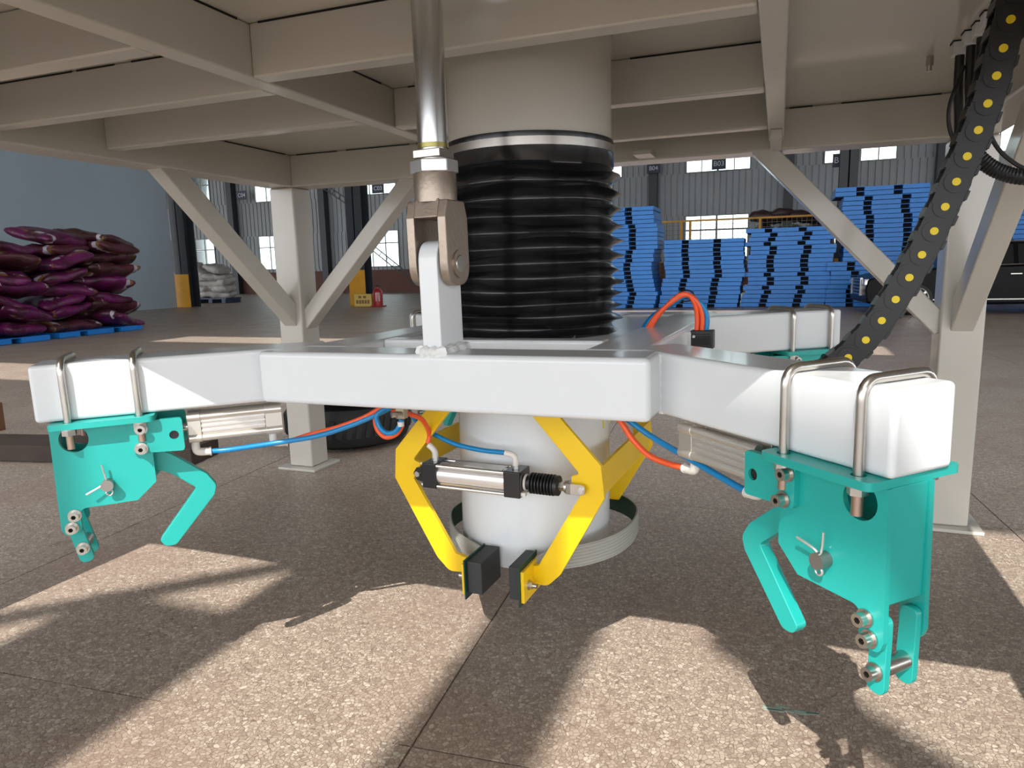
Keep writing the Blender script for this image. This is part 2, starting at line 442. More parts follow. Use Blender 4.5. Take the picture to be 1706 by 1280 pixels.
YF, YB = -9.0, 45.5
O1 = (-2.62, 0.95, -1.6, 3.35)
roof(-46, O1[0], YF, 5.45); roof(1.9, 34, YF, 5.45); roof(O1[1], 1.9, YF, 2.72); roof(O1[1], 1.9, 3.35, 5.45)
roof(O1[0], O1[1], YF, O1[2]); roof(O1[0], O1[1], O1[3], 5.45)
roof(-46, -13, 5.45, 6.70); roof(-7.4, 34, 5.45, 6.70)
roof(-46, 34, 6.70, 9.45)
roof(-46, -10.6, 9.45, 10.5); roof(1.35, 34, 9.45, 10.5)
roof(-46, 34, 10.5, 11.5); roof(-46, -5.5, 11.5, 18.2); roof(.5, 34, 11.5, 18.2); roof(-46, 34, 18.2, YB)  # opening between these panels is added so bounced sun brightens the hall
struct(rf.out('ceiling', ROOFM, smooth=0))
rb = MB(); RZ -= 0.0
roof_b = rf = MB()
roof(-0.86, -0.49, -1.6, 3.35)  # unseen strip added across the opening to cast the central floor stripe
struct(rf.out('shadow_caster_1', ROOFM, smooth=0))
rf = MB(); roof(-2.30, -1.57, -1.6, 1.66); roof(-1.75, -1.57, 1.66, 3.35)  # unseen panels added to shade the floor and arm at left
struct(rf.out('shadow_caster_2', ROOFM, smooth=0))

for idx, pts in ((3, [(-2.62, 1.24), (-1.75, 2.11), (-1.75, 2.27), (-2.62, 1.40)]), (4, [(.75, 1.15), (-.16, 2.06), (-.16, 2.28), (.75, 1.37)])):  # unseen diagonal strips added to cast the slanting shadow bands
    struct(MB().prism([(x - SX, y - SH) for x, y in pts], XY, RZ, RZ + .02).out('shadow_caster_%d' % idx, ROOFM, smooth=0))

# ---- standing columns with yellow guards, signs, extinguisher
def hall_column(x, y, w, d, label):
    t = thing('hall_column', label, 'column', 'steel hall columns')
    t.location = (x, y, 0)
    hw, hd = w / 2, d / 2
    MB().box(-hw, hw, -hd, -hd + .03, 0, 9.5).box(-hw, hw, hd - .03, hd, 0, 9.5).box(-.02, .02, -hd, hd, 0, 9.5).out('shaft', COLM, t, smooth=0)
    MB().box(-hw - .02, hw + .02, -hd - .02, -hd + .001, 0, 1.22).box(-hw - .02, -hw + .012, -hd, hd, 0, 1.22).out('guard', COLY, t, smooth=0)
    return t


hall_column(-13.52, 21.2, .60, .5, 'dark steel column with yellow base guard beside red extinguisher')
hall_column(-20.78, 20.70, .62, .5, 'dark steel column with yellow base at the end of blue-grey partition')
hall_column(1.86, 24.0, .50, .45, 'dark steel column rising behind the tallest blue pallet stack')


def sign(txt, x, y, z, w, h, label):
    t = thing('column_sign', label, 'sign', 'navy column number signs', loc=(x, y, z))
    MB().box(-w / 2, w / 2, 0, .02, -h / 2, h / 2).out('sign_plate', SIGN, t)
    M = Matrix.Translation((0, -.006, 0)) @ Matrix.Rotation(PI / 2, 4, 'X')
    text_mesh(txt, h * .62, SIGNT, t, M)


sign('C04', -29.7, 34.3, 5.76, .74, .52, 'navy column sign reading C04')
sign('C03', -20.5, 34.3, 5.60, .74, .50, 'navy column sign reading C03')
sign('B04', -5.65, 34.3, 5.62, .62, .44, 'navy column sign reading B04')
sign('B03', -2.70, 34.3, 5.62, .62, .50, 'navy column sign reading B03 before bright window')
sign('B02', 1.66, 24.28, 4.16, .46, .40, 'navy column sign reading B02 partly behind column')
# diagonal wall bracing seen through the far windows
for a, b in (((-25.2, 34.2, 6.6), (-21.4, 34.2, 4.2)), ((-21.9, 34.2, 3.0), (-18.3, 34.2, 0.3))):
    t = thing('wall_brace', 'black lattice tie crossing in front of the %s window' % ('upper' if a[2] > 5 else 'lower right'), 'brace', 'diagonal lattice braces')
    MB().bar(a, b, .05, .05).out('chord', COLM, t); off = Vector((0.16, 0, 0.2))
    MB().bar(Vector(a) + off, Vector(b) + off, .05, .05).out('chord', COLM, t)
    mbl = MB(); A, B = Vector(a), Vector(b)
    for k in range(9):
        p = A.lerp(B, (k + .3) / 9); mbl.bar(p, p + off, .03, .03)
    mbl.out('lacing', COLM, t)

t = thing('caution_box', 'yellow caution box standing at foot of yellow column', 'sign', loc=(-13.02, 20.45, 0))
MB().box(-.33, .33, -.02, .22, 0, .42).out('box', mat('caution_yellow', (0.62, 0.44, .12), .6), t, .01)
fb = mat('faded_brown_print', (0.22, .12, .05), .7)
for x in (-.1, .08): MB().box(x - .055, x + .055, -.026, -.02, .28, .36).out('printed_mark', fb, t)
for k in range(5): MB().box(-.25 + k * .108, -.17 + k * .108, -.026, -.02, .10, .22).out('printed_mark', fb, t)
t = thing('fire_extinguisher', 'red fire extinguisher cabinet cylinder beside yellow caution box', 'extinguisher', loc=(-12.47, 20.5, 0))
MB().lathe([(0, 0), (.16, 0), (.165, .03), (.165, .44), (.15, .52), (.09, .58), (.05, .60), (.05, .64), (0, .64)], 24).out('body', REDX, t)
MB().box(-.02, .10, -.02, .02, .66, .69).cyl((0, 0, .62), (0, 0, .68), .035, 12).box(-.08, .03, -.02, .02, .69, .72).out('valve', BLACKP, t)
MB().prism(rounded([(.02, .18), (.13, .18), (.13, .46), (.02, .46)], .01), lambda x, y, d: (x, -math.sqrt(max(0, .168 ** 2 - x * x)) - d, y), -.004, .002).out('paper_label', PAPER, t)
MB().box(-.20, .20, -.18, .2, 0, .035).out('foot_tray', REDX, t, .006)

# ---- stacks of blue pallets
pm = MB(); PW, PD, PH = 2.03, 1.30, 0.112
for a, b in ((0, .46), (.64, 1.27), (1.46, 2.03)):
    pm.box(a - PW / 2, b - PW / 2, 0, PD, .010, .098)
pm.box(-PW / 2, PW / 2, .004, PD - .004, .098, .109)
pallet_me = pm.mesh('pallet', 0); pallet_me.materials.append(PALLET)
core_me = MB().box(-PW / 2 + .03, PW / 2 - .03, .28, PD - .02, .004, .0975).mesh('opening_shade_core', 0); core_me.materials.append(PALLETIN)  # dark block standing in for shade inside the fork openings
ORD = ['bottom', 'second', 'third', 'fourth', 'fifth', 'sixth', 'seventh', 'eighth', 'ninth', 'tenth', 'eleventh', 'twelfth', 'thirteenth', 'fourteenth', 'fifteenth',
       'sixteenth', 'seventeenth', 'eighteenth', 'nineteenth', 'twentieth', 'twenty-first', 'twenty-second', 'twenty-third', 'twenty-fourth', 'twenty-fifth', 'twenty-sixth', 'twenty-seventh']


def stack(x, y, n, name, rot=0.0, wob=.04, prof=None, h=PH):
    rr = random.Random(int(abs(x) * 100) + n); dx = 0
    for k in range(n):
        if k % 4 == 0 or rr.random() < .25: dx = rr.uniform(-wob, wob)
        o = place('pallet', pallet_me)
        o.location = (x + dx + rr.uniform(-.012, .012) + (prof(k) if prof else 0), y + rr.uniform(-.02, .02), k * h); o.rotation_euler[2] = rot + rr.uniform(-.012, .012)
        o.scale[2] = h / PH
        c = place('opening_shade_core', core_me, o)
        pos = ('top' if k == n - 1 else ORD[k] + ('' if k == 0 else ' up'))
        tag(o, 'blue plastic pallet, %s in the %s' % (pos, name), 'pallet', 'blue pallets in tall stacks')


stack(-4.12, 19.1, 24, 'stack beside the black bellows', prof=lambda k: .06 * math.sin(k * .5) + (.04 if k > 17 else 0))
stack(-1.88, 19.35, 16, 'shortest stack', prof=lambda k: -.10 + .018 * k if k < 6 else .02)
stack(.22, 19.55, 18, 'stack left of the slanted brace', wob=.09, prof=lambda k: -.12 + .03 * k if k < 5 else (.05 if k < 12 else .02))
stack(2.36, 19.45, 26, 'stack behind the cable chain', wob=.07, prof=lambda k: -.18 if k < 10 else (.12 if k < 24 else -.06))
stack(5.7, 20.6, 26, 'stack at the right edge', wob=.05)

# fence with mesh and a dark heap behind the stacks
t = thing('mesh_fence', 'yellow framed wire mesh fence behind the pallet stacks', 'fence', loc=(0, 25.0, 0))
for x in (-5.0, -3.15, -2.86, -.62, 1.45, 1.75, 4.0):
    MB().box(x - .04, x + .04, -.04, .04, 0, 2.62).out('post', COLY, t)
for z in (.2, 2.60): MB().box(-5, 4, -.03, .03, z - .03, z + .03).out('rail', COLY, t)
wm = MB(); x = -4.9
while x < 3.95: wm.box(x - .006, x + .006, -.006, .006, .2, 2.6); x += .15
z = .35
while z < 2.6: wm.box(-5, 4, -.008, .004, z - .006, z + .006); z += .15
o = wm.out('wire_mesh', mat('wire', (.16, .15, .10), .5), t, smooth=0); o['kind'] = 'stuff'


def pillow(a, b, c, seed, nx=26, ny=18, lump=.06):
    rr = random.Random(seed); ph = [rr.uniform(0, 6.28) for _ in range(12)]; vs = []; fs = []
    sg = lambda v, e: math.copysign(abs(v) ** e, v)
    for i in range(nx):
        th = -PI / 2 + PI * i / (nx - 1); cc = abs(math.cos(th))
        for j in range(ny):
            p = 2 * PI * j / ny
            x = a * sg(math.sin(th), .80); ry = .62 + .38 * cc ** .30; rz = cc ** .62
            if i in (0, nx - 1): ry, rz = .60, .03
            y = b * ry * sg(math.cos(p), .60); z = c * rz * sg(math.sin(p), .80)
            k = 1 + lump * (math.sin(3 * x / a + ph[0]) * math.sin(2.3 * y / b + ph[1]) + .8 * math.sin(6.1 * x / a + ph[2]) * math.sin(3.7 * y / b + ph[3]))
            z = z * k + .22 * c * math.sin(2.2 * x / a + ph[4]) + .16 * c * math.sin(2 * y / b + ph[5]) + .10 * c * math.sin(9 * x / a + 5 * y / b + ph[8])
            y *= 1 + lump * .6 * math.sin(4 * x / a + ph[6]) + .03 * math.sin(9 * x / a + ph[9])
            vs.append((x * (1 + .03 * math.sin(5 * y / b + ph[10])), y, z))
    for i in range(nx - 1):
        for j in range(ny): fs.append((i * ny + j, i * ny + (j + 1) % ny, (i + 1) * ny + (j + 1) % ny, (i + 1) * ny + j))
    fs += [tuple(range(ny)), tuple(range((nx - 1) * ny, nx * ny))]
    return MB().add(vs, fs)


dark_bag = mat('dark_red_bag', srgb(58, 34, 36), .5, var=.3, vscale=4)
for k in range(4):
    me = pillow(.55, .45, .2, 60 + k).mesh('dark_bag', 60); me.materials.append(dark_bag)
    o = place('dark_bag', me); o.location = (-.45 + k * .56, 26.3 + .1 * (k % 2), 2.66 + .06 * (k % 2)); o.rotation_euler[2] = .2 * k
    tag(o, 'dark red-brown sack on the heap behind yellow fence, %s from the left' % ORD[k].replace('bottom', 'first'), 'bag', 'dark sacks behind the fence')
heap = thing('sack_heap', 'dark covered heap of sacks under the row of dark sacks', 'heap', loc=(.4, 26.4, 0))
pillow(1.35, .9, 1.30, 5).out('covered_load', dark_bag, heap, smooth=60).location = (0, 0, 1.27)

# ---- purple bags on two blue pallets
bag_me = []
for k in range(8):
    me = pillow(.66, .50, .135, 20 + k, 28, 20, .10).mesh('purple_bag', 60); me.materials.append(PURPLE if k % 3 else PURPLE2); bag_me.append(me)
rr = random.Random(3)
for s, (py, cxp) in enumerate(((8.44, -13.62), (10.72, -13.80))):
    p = place('pallet', pallet_me); p.location = (cxp + .66, py, 0); p.rotation_euler[2] = PI / 2 + .05
    c = place('opening_shade_core', core_me, p)
    tag(p, 'blue pallet under the %s pile of purple bags' % ('nearer left' if s == 0 else 'farther right'), 'pallet')
    layers = 7 if s == 0 else 8
    for k in range(layers):
        for side in (0, 1):
            if k == layers - 1 and side == (0 if s == 0 else 2): pass
            o = place('purple_bag', bag_me[rr.randrange(8)])
            z = .112 + .13 + k * .248
            o.location = (cxp + .05 + rr.uniform(-.12, .14), py - .53 + 1.06 * side + rr.uniform(-.08, .08), z)
            o.rotation_euler = (rr.uniform(-.14, .14) + (.16 if side == 0 else -.20), rr.uniform(-.06, .10), rr.uniform(-.3, .3) + (PI / 2 if rr.random() < .45 else 0))
            tag(o, 'purple woven bag, %s layer from the pallet, %s side of the %s pile' % (ORD[k].replace('bottom', 'first'), 'left' if side == 0 else 'right', 'nearer left' if s == 0 else 'farther right'), 'bag', 'purple bags on blue pallets')

# ---- white bags on a small dark pallet
wb_me = []
for k in range(3):
    me = pillow(.55, .38, .17, 40 + k).mesh('white_bag', 60); me.materials.append(WHITEBAG); wb_me.append(me)
t = thing('low_trolley', 'dark blue low pallet under the white bags', 'pallet', loc=(-22.4, 23.9, 0))
MB().box(-.85, .85, -.45, .45, .16, .22).out('deck', mat('navy_plastic', (.02, .04, .09), .5), t)
for x in (-.7, 0, .7): MB().box(x - .1, x + .1, -.45, .45, 0, .16).out('runner', MATS['navy_plastic'], t)
spots = [(-.5, .38, 0), (.38, .38, 0), (-.45, .62, 0), (.45, .62, .1), (-.42, .86, 0), (.5, .86, -.12), (-.5, 1.08, .1), (.25, 1.10, 0), (-.55, 1.42, .45), (.30, 1.44, .32)]
for k, (dx, z, ty) in enumerate(spots):
    o = place('white_bag', wb_me[k % 3]); o.location = (-22.5 + dx, 23.75 + .04 * (k % 2), z); o.rotation_euler = (.15, ty, .3 * math.sin(k * 2))
    tag(o, 'white woven bag, %s of the %s row on dark low pallet' % ('left one' if k % 2 == 0 else 'right one', ORD[k // 2]), 'bag', 'white bags by the partition')

# ---- black car at the right
car = thing('car', 'black sedan parked before the blue pallets behind the right leg', 'car')
car.location = (1.72, 16.45, 0); car.rotation_euler[2] = math.radians(5)
side = [(0.02, .30), (0.0, .55), (.06, .74), (.30, .84), (1.25, .95), (1.45, .99), (2.25, 1.42), (2.6, 1.47), (3.3, 1.46), (3.75, 1.36), (4.35, 1.06), (4.75, 1.02), (4.82, .7), (4.78, .34), (4.5, .24), (.3, .22)]
body = MB()
low = rounded([(0.03, .26), (0.0, .52), (.05, .74), (.30, .84), (1.30, .96), (4.35, 1.03), (4.75, 1.0), (4.82, .7), (4.76, .30), (4.5, .22), (.3, .20)], .06, 3)
wells = [circle((.95, .34), .37, 20), circle((3.80, .34), .37, 20)]
body.prism(low, XZ, 0, 1.82)
body.out('body', CARP, car, .05, 3)
cab = [(1.30, .95), (2.20, 1.40), (2.55, 1.47), (3.25, 1.46), (3.75, 1.36), (4.35, 1.02)]
cb = MB(); n0 = len(cab)
cb.add([(x, .03 + (z - .95) * .32, z) for x, z in cab] + [(x, 1.79 - (z - .95) * .32, z) for x, z in cab],
       [tuple(range(n0)), tuple(range(2 * n0 - 1, n0 - 1, -1))] + [(i, (i + 1) % n0, n0 + (i + 1) % n0, n0 + i) for i in range(n0)])
cb.out('cabin', CARP, car, .03, 2)
for poly in ([(1.55, 1.0), (2.22, 1.36), (2.66, 1.40), (2.66, 1.0)], [(2.74, 1.0), (2.74, 1.40), (3.22, 1.39), (3.70, 1.28), (4.1, 1.02)]):
    MB().prism(poly, lambda x, y, d: (x, .022 + (y - .95) * .32 + d, y), -.006, .006).out('side_window', CARG, car)
MB().tube([(1.45, .012, .985), (2.6, .0, 1.0), (4.3, .012, 1.02)], .012, 6).out('chrome_trim', STEEL, car)
MB().box(.9, 4.3, -.008, .004, .305, .325).out('chrome_trim', STEEL, car)
MB().tube([(1.5, .03, 1.02), (2.2, .14, 1.40), (2.6, .165, 1.455), (3.3, .165, 1.445), (3.8, .13, 1.34), (4.2, .05, 1.08)], .012, 6).out('chrome_trim', STEEL, car)
for x in (2.7, 3.55): MB().box(x - .1, x + .1, -.03, -.005, .80, .83).out('door_handle', STEEL, car, .006)
for x in (.95, 3.80):
    for yy, sg in ((-.01, -1), (1.83, 1)):
        w = MB().lathe([(.20, -.11), (.30, -.11), (.335, -.08), (.335, .08), (.30, .11), (.20, .11)], 32, closed=True).out('wheel', TYRE, car)
        w.location = (x, yy + .10 * -sg, .335); w.rotation_euler[0] = PI / 2
        rim = MB().lathe([(.225, .112), (.24, .118), (.24, -.10), (.225, -.10)], 32, closed=True)
        for k in range(10):
            a = 2 * PI * k / 10
            rim.bar((.04 * math.cos(a), .04 * math.sin(a), .105), (.23 * math.cos(a + .06), .23 * math.sin(a + .06), .112), .045, .02, (0, 0, 1))
        rim.cyl((0, 0, .08), (0, 0, .125), .05, 16)
        r_o = rim.out('rim', ALUBRIGHT, w)
        MB().cyl((0, 0, -.02), (0, 0, .03), .2, 24).out('hub_disc', BLACKP, w)
        if sg > 0: w.rotation_euler[0] = -PI / 2
gr = MB()
for k in range(5): gr.box(-.03, .015, .45, 1.37, .42 + k * .07, .445 + k * .07)
gr.box(-.035, .015, .42, .45, .40, .76).box(-.035, .015, 1.37, 1.40, .40, .76).box(-.035, .015, .42, 1.40, .755, .775)
gr.out('grille', STEEL, car)
MB().box(-.012, .02, .45, 1.37, .40, .76).out('grille_backing', BLACKP, car)
for y in (.05, 1.45): MB().prism(rounded([(y, .62), (y + .32, .64), (y + .32, .74), (y + .02, .76)], .02), lambda a, b, d: (d + .02, a, b), -.03, .05).out('headlight', ALUBRIGHT, car)

# ---- tyre behind the far left leg and floor-level items
t = thing('tyre', 'black tyre lying flat on floor behind the far left leg', 'tyre', loc=(-2.78, 4.10, 0))
prof = [(.20, .02), (.33, 0), (.40, .03), (.425, .09), (.425, .21), (.40, .27), (.33, .30), (.20, .28), (.18, .24), (.18, .06)]
MB().lathe(prof, 56, closed=True).out('carcass', TYRE, t)
tr = MB()
for k in range(44):
    a = 2 * PI * k / 44; ra = .428
    tr.bar((ra * math.cos(a), ra * math.sin(a), .09), (ra * math.cos(a + .06), ra * math.sin(a + .06), .21), .035, .008, (math.cos(a), math.sin(a), 0))
o = tr.out('tread', TYRE, t)
MB().lathe([(.20, .30), (.33, .305), (.40, .33), (.425, .39), (.425, .50), (.40, .56), (.33, .59), (.20, .58), (.18, .54), (.18, .34)], 56, closed=True).out('upper_carcass', TYRE, t)
o = MB().bar((-9.5, 2.12, .055), (-3.35, 3.35, .055), .30, .11).out('steel_channel', RUST, None, .008)
tag(o, 'dark rusty steel beam lying on the floor at the left edge', 'beam')
o = MB().box(-5.72, -5.60, 3.50, 3.62, 0, .22).out('timber_block', mat('brown_timber', (.16, .07, .03), .7, var=.2), None, .006)
tag(o, 'small brown timber block standing on floor at far left', 'block')
o = MB().add([(0, 0, 0), (.028, .004, 0), (.02, .016, 0), (.004, .012, 0), (.012, .008, .006)], [(0, 1, 4), (1, 2, 4), (2, 3, 4), (3, 0, 4), (3, 2, 1, 0)]).out('paper_scrap', PAPER, smooth=0)
o.location = (-1.63, .96, .0005); tag(o, 'tiny white scrap lying on the shaded floor at lower left', 'scrap')
pt = MB()
for k in range(7):
    a = random.uniform(-.25, .25) + .1; L0 = random.uniform(.03, .075); x, y = random.uniform(-.07, .06), random.uniform(-.012, .012)
    pt.box(x, x + L0, y, y + .006, 0, .0006)
o = pt.out('paint_smear', mat('pale_teal_smear', (.30, .42, .36), .7), smooth=0); o.location = (.065, 1.80, .0002); o.rotation_euler[2] = .12
tag(o, 'pale teal paint smear on the floor near right claw shadow', 'paint')

# ================================================================= THE GANTRY
gt = thing('gantry', 'white painted steel gantry frame overhead with deck, beams and four legs', 'gantry')
GX0, GX1, GY0, GY1 = -2.702, .795, .621, 3.505
ZB, ZC, ZD = 1.625, 1.660, 1.795
MB().box(GX0, GX1, GY1 - .16, GY1, ZB, ZD).out('rim_beam', CREAM, gt, .008, 3)
MB().box(GX0, GX1, GY0, GY0 + .16, ZB, ZD).out('rim_beam', CREAM, gt, .008, 3)
MB().box(GX0, GX0 + .16, GY0 + .16, GY1 - .16, ZB, ZD).out('rim_beam', CREAM, gt, .008, 3)
MB().box(GX1 - .16, GX1, GY0 + .16, GY1 - .16, ZB, ZD).out('rim_beam', CREAM, gt, .008, 3)
YI0, YI1 = GY0 + .16, GY1 - .16
for x0, x1 in ((-1.375, -1.311), (-.058, .003)):
    MB().box(x0, x1, YI0, YI1, ZC, ZD).out('long_joist', CREAM, gt, .006, 3)
for x0, x1, ys in ((GX0 + .16, -1.375, (.93, 1.285, 1.709, 2.181)), (-1.311, -.058, (1.593, 2.333, 2.97))):
    for y in ys: MB().box(x0, x1, y, y + .062, ZC, ZD).out('cross_joist', CREAM, gt, .006, 3)
hole = circle((-.687, 1.998), .245, 40)
dk = MB(); dk.prism([(GX0, GY0), (GX1, GY0), (GX1, GY1), (GX0, GY1)], XY, ZD, ZD + .012, [hole, circle((-.67, 1.47), .05, 20)])
dk.out('deck_plate', CREAM, gt, smooth=0)


def seam_x(x0, x1, y): MB().box(x0, x1, y - .0015, y + .002, ZD - .005, ZD + .0).out('gap_shade_strip', DARKGAP, gt, smooth=0)  # solid dark strip standing in for shade in the unsealed seam
def seam_y(y0, y1, x): MB().box(x - .002, x + .002, y0, y1, ZD - .005, ZD).out('gap_shade_strip', DARKGAP, gt, smooth=0)


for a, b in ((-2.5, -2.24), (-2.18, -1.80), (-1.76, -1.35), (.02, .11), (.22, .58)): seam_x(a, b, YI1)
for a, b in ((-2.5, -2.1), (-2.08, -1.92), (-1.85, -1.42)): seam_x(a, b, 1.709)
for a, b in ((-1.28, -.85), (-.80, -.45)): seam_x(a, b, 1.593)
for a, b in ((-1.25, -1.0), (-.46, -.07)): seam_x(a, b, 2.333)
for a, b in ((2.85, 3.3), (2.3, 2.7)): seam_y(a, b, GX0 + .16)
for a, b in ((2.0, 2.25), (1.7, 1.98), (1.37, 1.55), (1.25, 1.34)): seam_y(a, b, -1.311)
# legs
for lx, ly, wh in ((GX0, YI1, 'far left'), (GX1 - .16, YI1, 'far right'), (GX0, GY0, 'near left'), (GX1 - .16, GY0, 'near right')):
    lg = MB().box(lx, lx + .16, ly, ly + .16, .015, ZB).out('leg', CREAM, gt, .01, 3)
    MB().box(lx - .05, lx + .21, ly - .05, ly + .21, 0, .015).out('base_plate', CREAM, lg, .003)
# knee braces (rectangular tube, 80 x 80) between far legs and rims
yb = YI1 + .08
for a, b in (((-2.57, yb, .86), (-1.77, yb, 1.69)), ((.655, yb, .86), (-.13, yb, 1.69))):
    MB().bar(a, b, .085, .10, (0, 1, 0)).out('knee_brace', CREAM, gt, .006)
for x, in ((GX0 + .08,), (GX1 - .08,)):
    MB().bar((x, 3.40, .87), (x, 2.47, 1.70), .10, .085, (1, 0, 0)).out('knee_brace', CREAM, gt, .006)
# haunch box where the long joist meets the far rim, and a lug on the rim
MB().box(-.050, -.004, 3.03, YI1, 1.625, ZC).out('haunch', CREAM, gt, .004)
MB().box(-.62, -.54, 3.20, 3.34, 1.63, 1.65).out('lug_plate', CREAM, gt, .003)
MB().cyl((.435, 2.742, ZD - .03), (.435, 2.742, ZD), .012, 6).cyl((.435, 2.742, ZD - .045), (.435, 2.742, ZD - .03), .008, 10).out('bolt', STEEL, gt)

# ================================================================= PIPES, BELLOWS, ROD
PC = (-.687, 1.998)
t = thing('upper_pipe', 'white upper pipe coming down through the gantry deck above bellows', 'pipe')
MB().lathe([(.236, 1.46), (.236, 1.86), (.228, 1.86), (.228, 1.46)], 64, PC, closed=True).out('pipe_wall', CREAM, t)
t = thing('lower_pipe', 'white open-ended pipe hanging between the yellow clamp arms', 'pipe')
MB().lathe([(.230, .302), (.230, 1.40), (.218, 1.40), (.218, .302)], 64, PC, closed=True).out('pipe_wall', WHITE, t, .002)
MB().prism([(-.05, -.05), (.04, -.05), (.04, .05), (-.05, .05)],
           lambda x, y, d: (PC[0] + (.2305 + d) * math.cos(x * 4), PC[1] + (.2305 + d) * math.sin(x * 4), .735 + y), -.0005, .001).out('warning_sticker', STICK, t)
text_mesh('N/', .055, BLACKP, t, Matrix.Translation((PC[0] + .2325 * math.cos(-.08), PC[1] + .2325 * math.sin(-.08), .742)) @ Matrix.Rotation(-.08 + PI / 2, 4, 'Z') @ Matrix.Rotation(PI / 2, 4, 'X'), ex=.0005)

rr = random.Random(11)
prof = [(.238, 1.498), (.242, 1.497), (.243, 1.425)]
pit = [.050, .046, .044, .043, .041, .040, .038, .036, .035, .033, .032]
z = 1.425; phs = [[rr.uniform(0, 6.28) for _ in range(5)] for _ in range(40)]; pid = [-1] * 3
for k, p in enumerate(pit):
    for q in range(1, 13):
        f_ = q / 12; d_ = abs(f_ - .5) * 2
        prof.append((.237 + .029 * (1 - d_) ** 2.0, z - p * f_)); pid.append(k)
    z -= p
for q in range(1, 9): prof.append((.237 + .028 * (q / 8) ** 2.2, z - (z - .964) * q / 8)); pid.append(len(pit))
prof += [(.265, .960), (.236, .958)]; pid += [-1, -1]


def jit(k, a, r, z):
    if pid[k] < 0: return (r, z)
    P = phs[pid[k]]; Q = phs[pid[k] + 1]; w_ = (r - .237) / .03
    return (r + w_ * (.005 * math.sin(3 * a + P[0]) + .003 * math.sin(8 * a + P[1])), z + (.3 + .7 * w_) * (.005 * math.sin(2 * a + P[2]) + .003 * math.sin(5 * a + P[3])))


bl = thing('bellows', 'black pleated vinyl bellows around the pipe with steel clamp band', 'bellows')
MB().lathe(prof, 128, PC, jitter=jit).out('pleated_sleeve', VINYL, bl, smooth=70)
MB().lathe([(.2435, 1.462), (.2455, 1.462), (.2455, 1.483), (.2435, 1.483)], 96, PC, closed=True).out('clamp_band', STEEL, bl)
a = math.radians(183)
MB().box(-.02, .02, -.012, .006, -.018, .018).cyl((-.03, -.006, 0), (.03, -.006, 0), .006, 8).out('clamp_screw', STEEL, bl).location = (PC[0] + .25 * math.cos(a), PC[1] + .25 * math.sin(a), 1.472)

# ================================================================= HANGING SPREADER FRAME
PSI, TX, TY = -.055, .012, .009
U = Vector((math.cos(PSI), math.sin(PSI), TX)).normalized(); V0 = Vector((-math.sin(PSI), math.cos(PSI), TY))
W = U.cross(V0).normalized(); V = W.cross(U)
FM = Matrix((U, V, W)).transposed().to_4x4(); FM.translation = (-.696, 1.998, .969)
TH = .131
fr = thing('spreader_frame', 'white welded square tube spreader frame with four corner arms', 'frame', mw=FM)
MB().box(-.5, .5, -.602, -.472, -TH, 0).out('front_beam', WHITE, fr, .013, 4)
MB().box(-.46, .46, .55, .68, -TH, 0).out('rear_beam', WHITE, fr, .012, 3)
for s in (-1, 1):
    MB().box(min(s * .32, s * .462), max(s * .32, s * .462), -.472, .55, -TH, 0).out('side_beam', WHITE, fr, .012, 3)
MB().box(-.32, .32, -.305, -.245, -TH, 0).out('cross_beam', WHITE, fr, .008, 3)
MB().prism([(-.32, -.245), (.32, -.245), (.32, .55), (-.32, .55)], XY, -.022, -.008, [circle((.009, 0), .234, 40)]).out('mounting_plate', WHITE, fr, smooth=0)
ARMS = {'right': (-.735, -.041, 1.255, 1), 'left': (-2.36, .028, 1.286, -1), 'far right': (.61, .085, 1.118, 1), 'far left': (PI - .61, -.085, 1.118, -1)}


def armaxes(th, s, L, sg):
    d = Vector((math.cos(th), math.sin(th), 0)); mm = Vector((-d.y, d.x, 0)); return d, mm


for nm, (th, s, L, sg) in ARMS.items():
    tl = .138 if nm == 'left' else TH; d, mm = armaxes(th, s, L, sg); l0 = .59 if nm in ('left', 'right') else .53
    a = MB(); vs = []
    for l in (l0, L):
        for o_, w_ in ((0, -tl), (sg * tl, -tl), (sg * tl, 0), (0, 0)):
            p = d * l + mm * (s + o_); vs.append((p.x, p.y, w_))
    a.add(vs, [(0, 1, 2, 3), (7, 6, 5, 4), (0, 4, 5, 1), (1, 5, 6, 2), (2, 6, 7, 3), (3, 7, 4, 0)])
    a.out('arm', WHITE, fr, .010, 4)
# welds
WELD = mat('painted_weld', (.76, .78, .77), .35, bump=.4, bscale=60)
MB().tube([(.504, -.502, -.005 - .0125 * k) for k in range(11)], [.008 + .0015 * (k % 2) for k in range(11)], 8).out('weld_bead', WELD, fr)
MB().tube([(-.504, -.532, -.005 - .0125 * k) for k in range(11)], [.008 + .0015 * (k % 2) for k in range(11)], 8).out('weld_bead', WELD, fr)
# lug for the rod clevis
lugp = rounded([(-.588, 0), (-.480, 0), (-.480, .252), (-.588, .252)], [0, 0, .052, .052], 8)
MB().prism(lugp, lambda y, z, x: (x + .004, y, z), -.024, .024).out('clevis_lug', WHITE, fr, .003)
wl = [(.004 + .030 * math.cos(a) * 1.0, -.534 + .06 * math.sin(a), .004) for a in [2 * PI * k / 40 for k in range(41)]]
sq = []
for (x0, y0), (x1, y1) in (((-.024, -.590), (.032, -.590)), ((.032, -.590), (.032, -.478)), ((.032, -.478), (-.024, -.478)), ((-.024, -.478), (-.024, -.590))):
    for k in range(8): sq.append((x0 + (x1 - x0) * k / 8, y0 + (y1 - y0) * k / 8, .004))
sq.append(sq[0])
MB().tube(sq, [.010 + .003 * ((k * 7) % 3) for k in range(len(sq))], 8).out('weld_bead', WELD, fr)

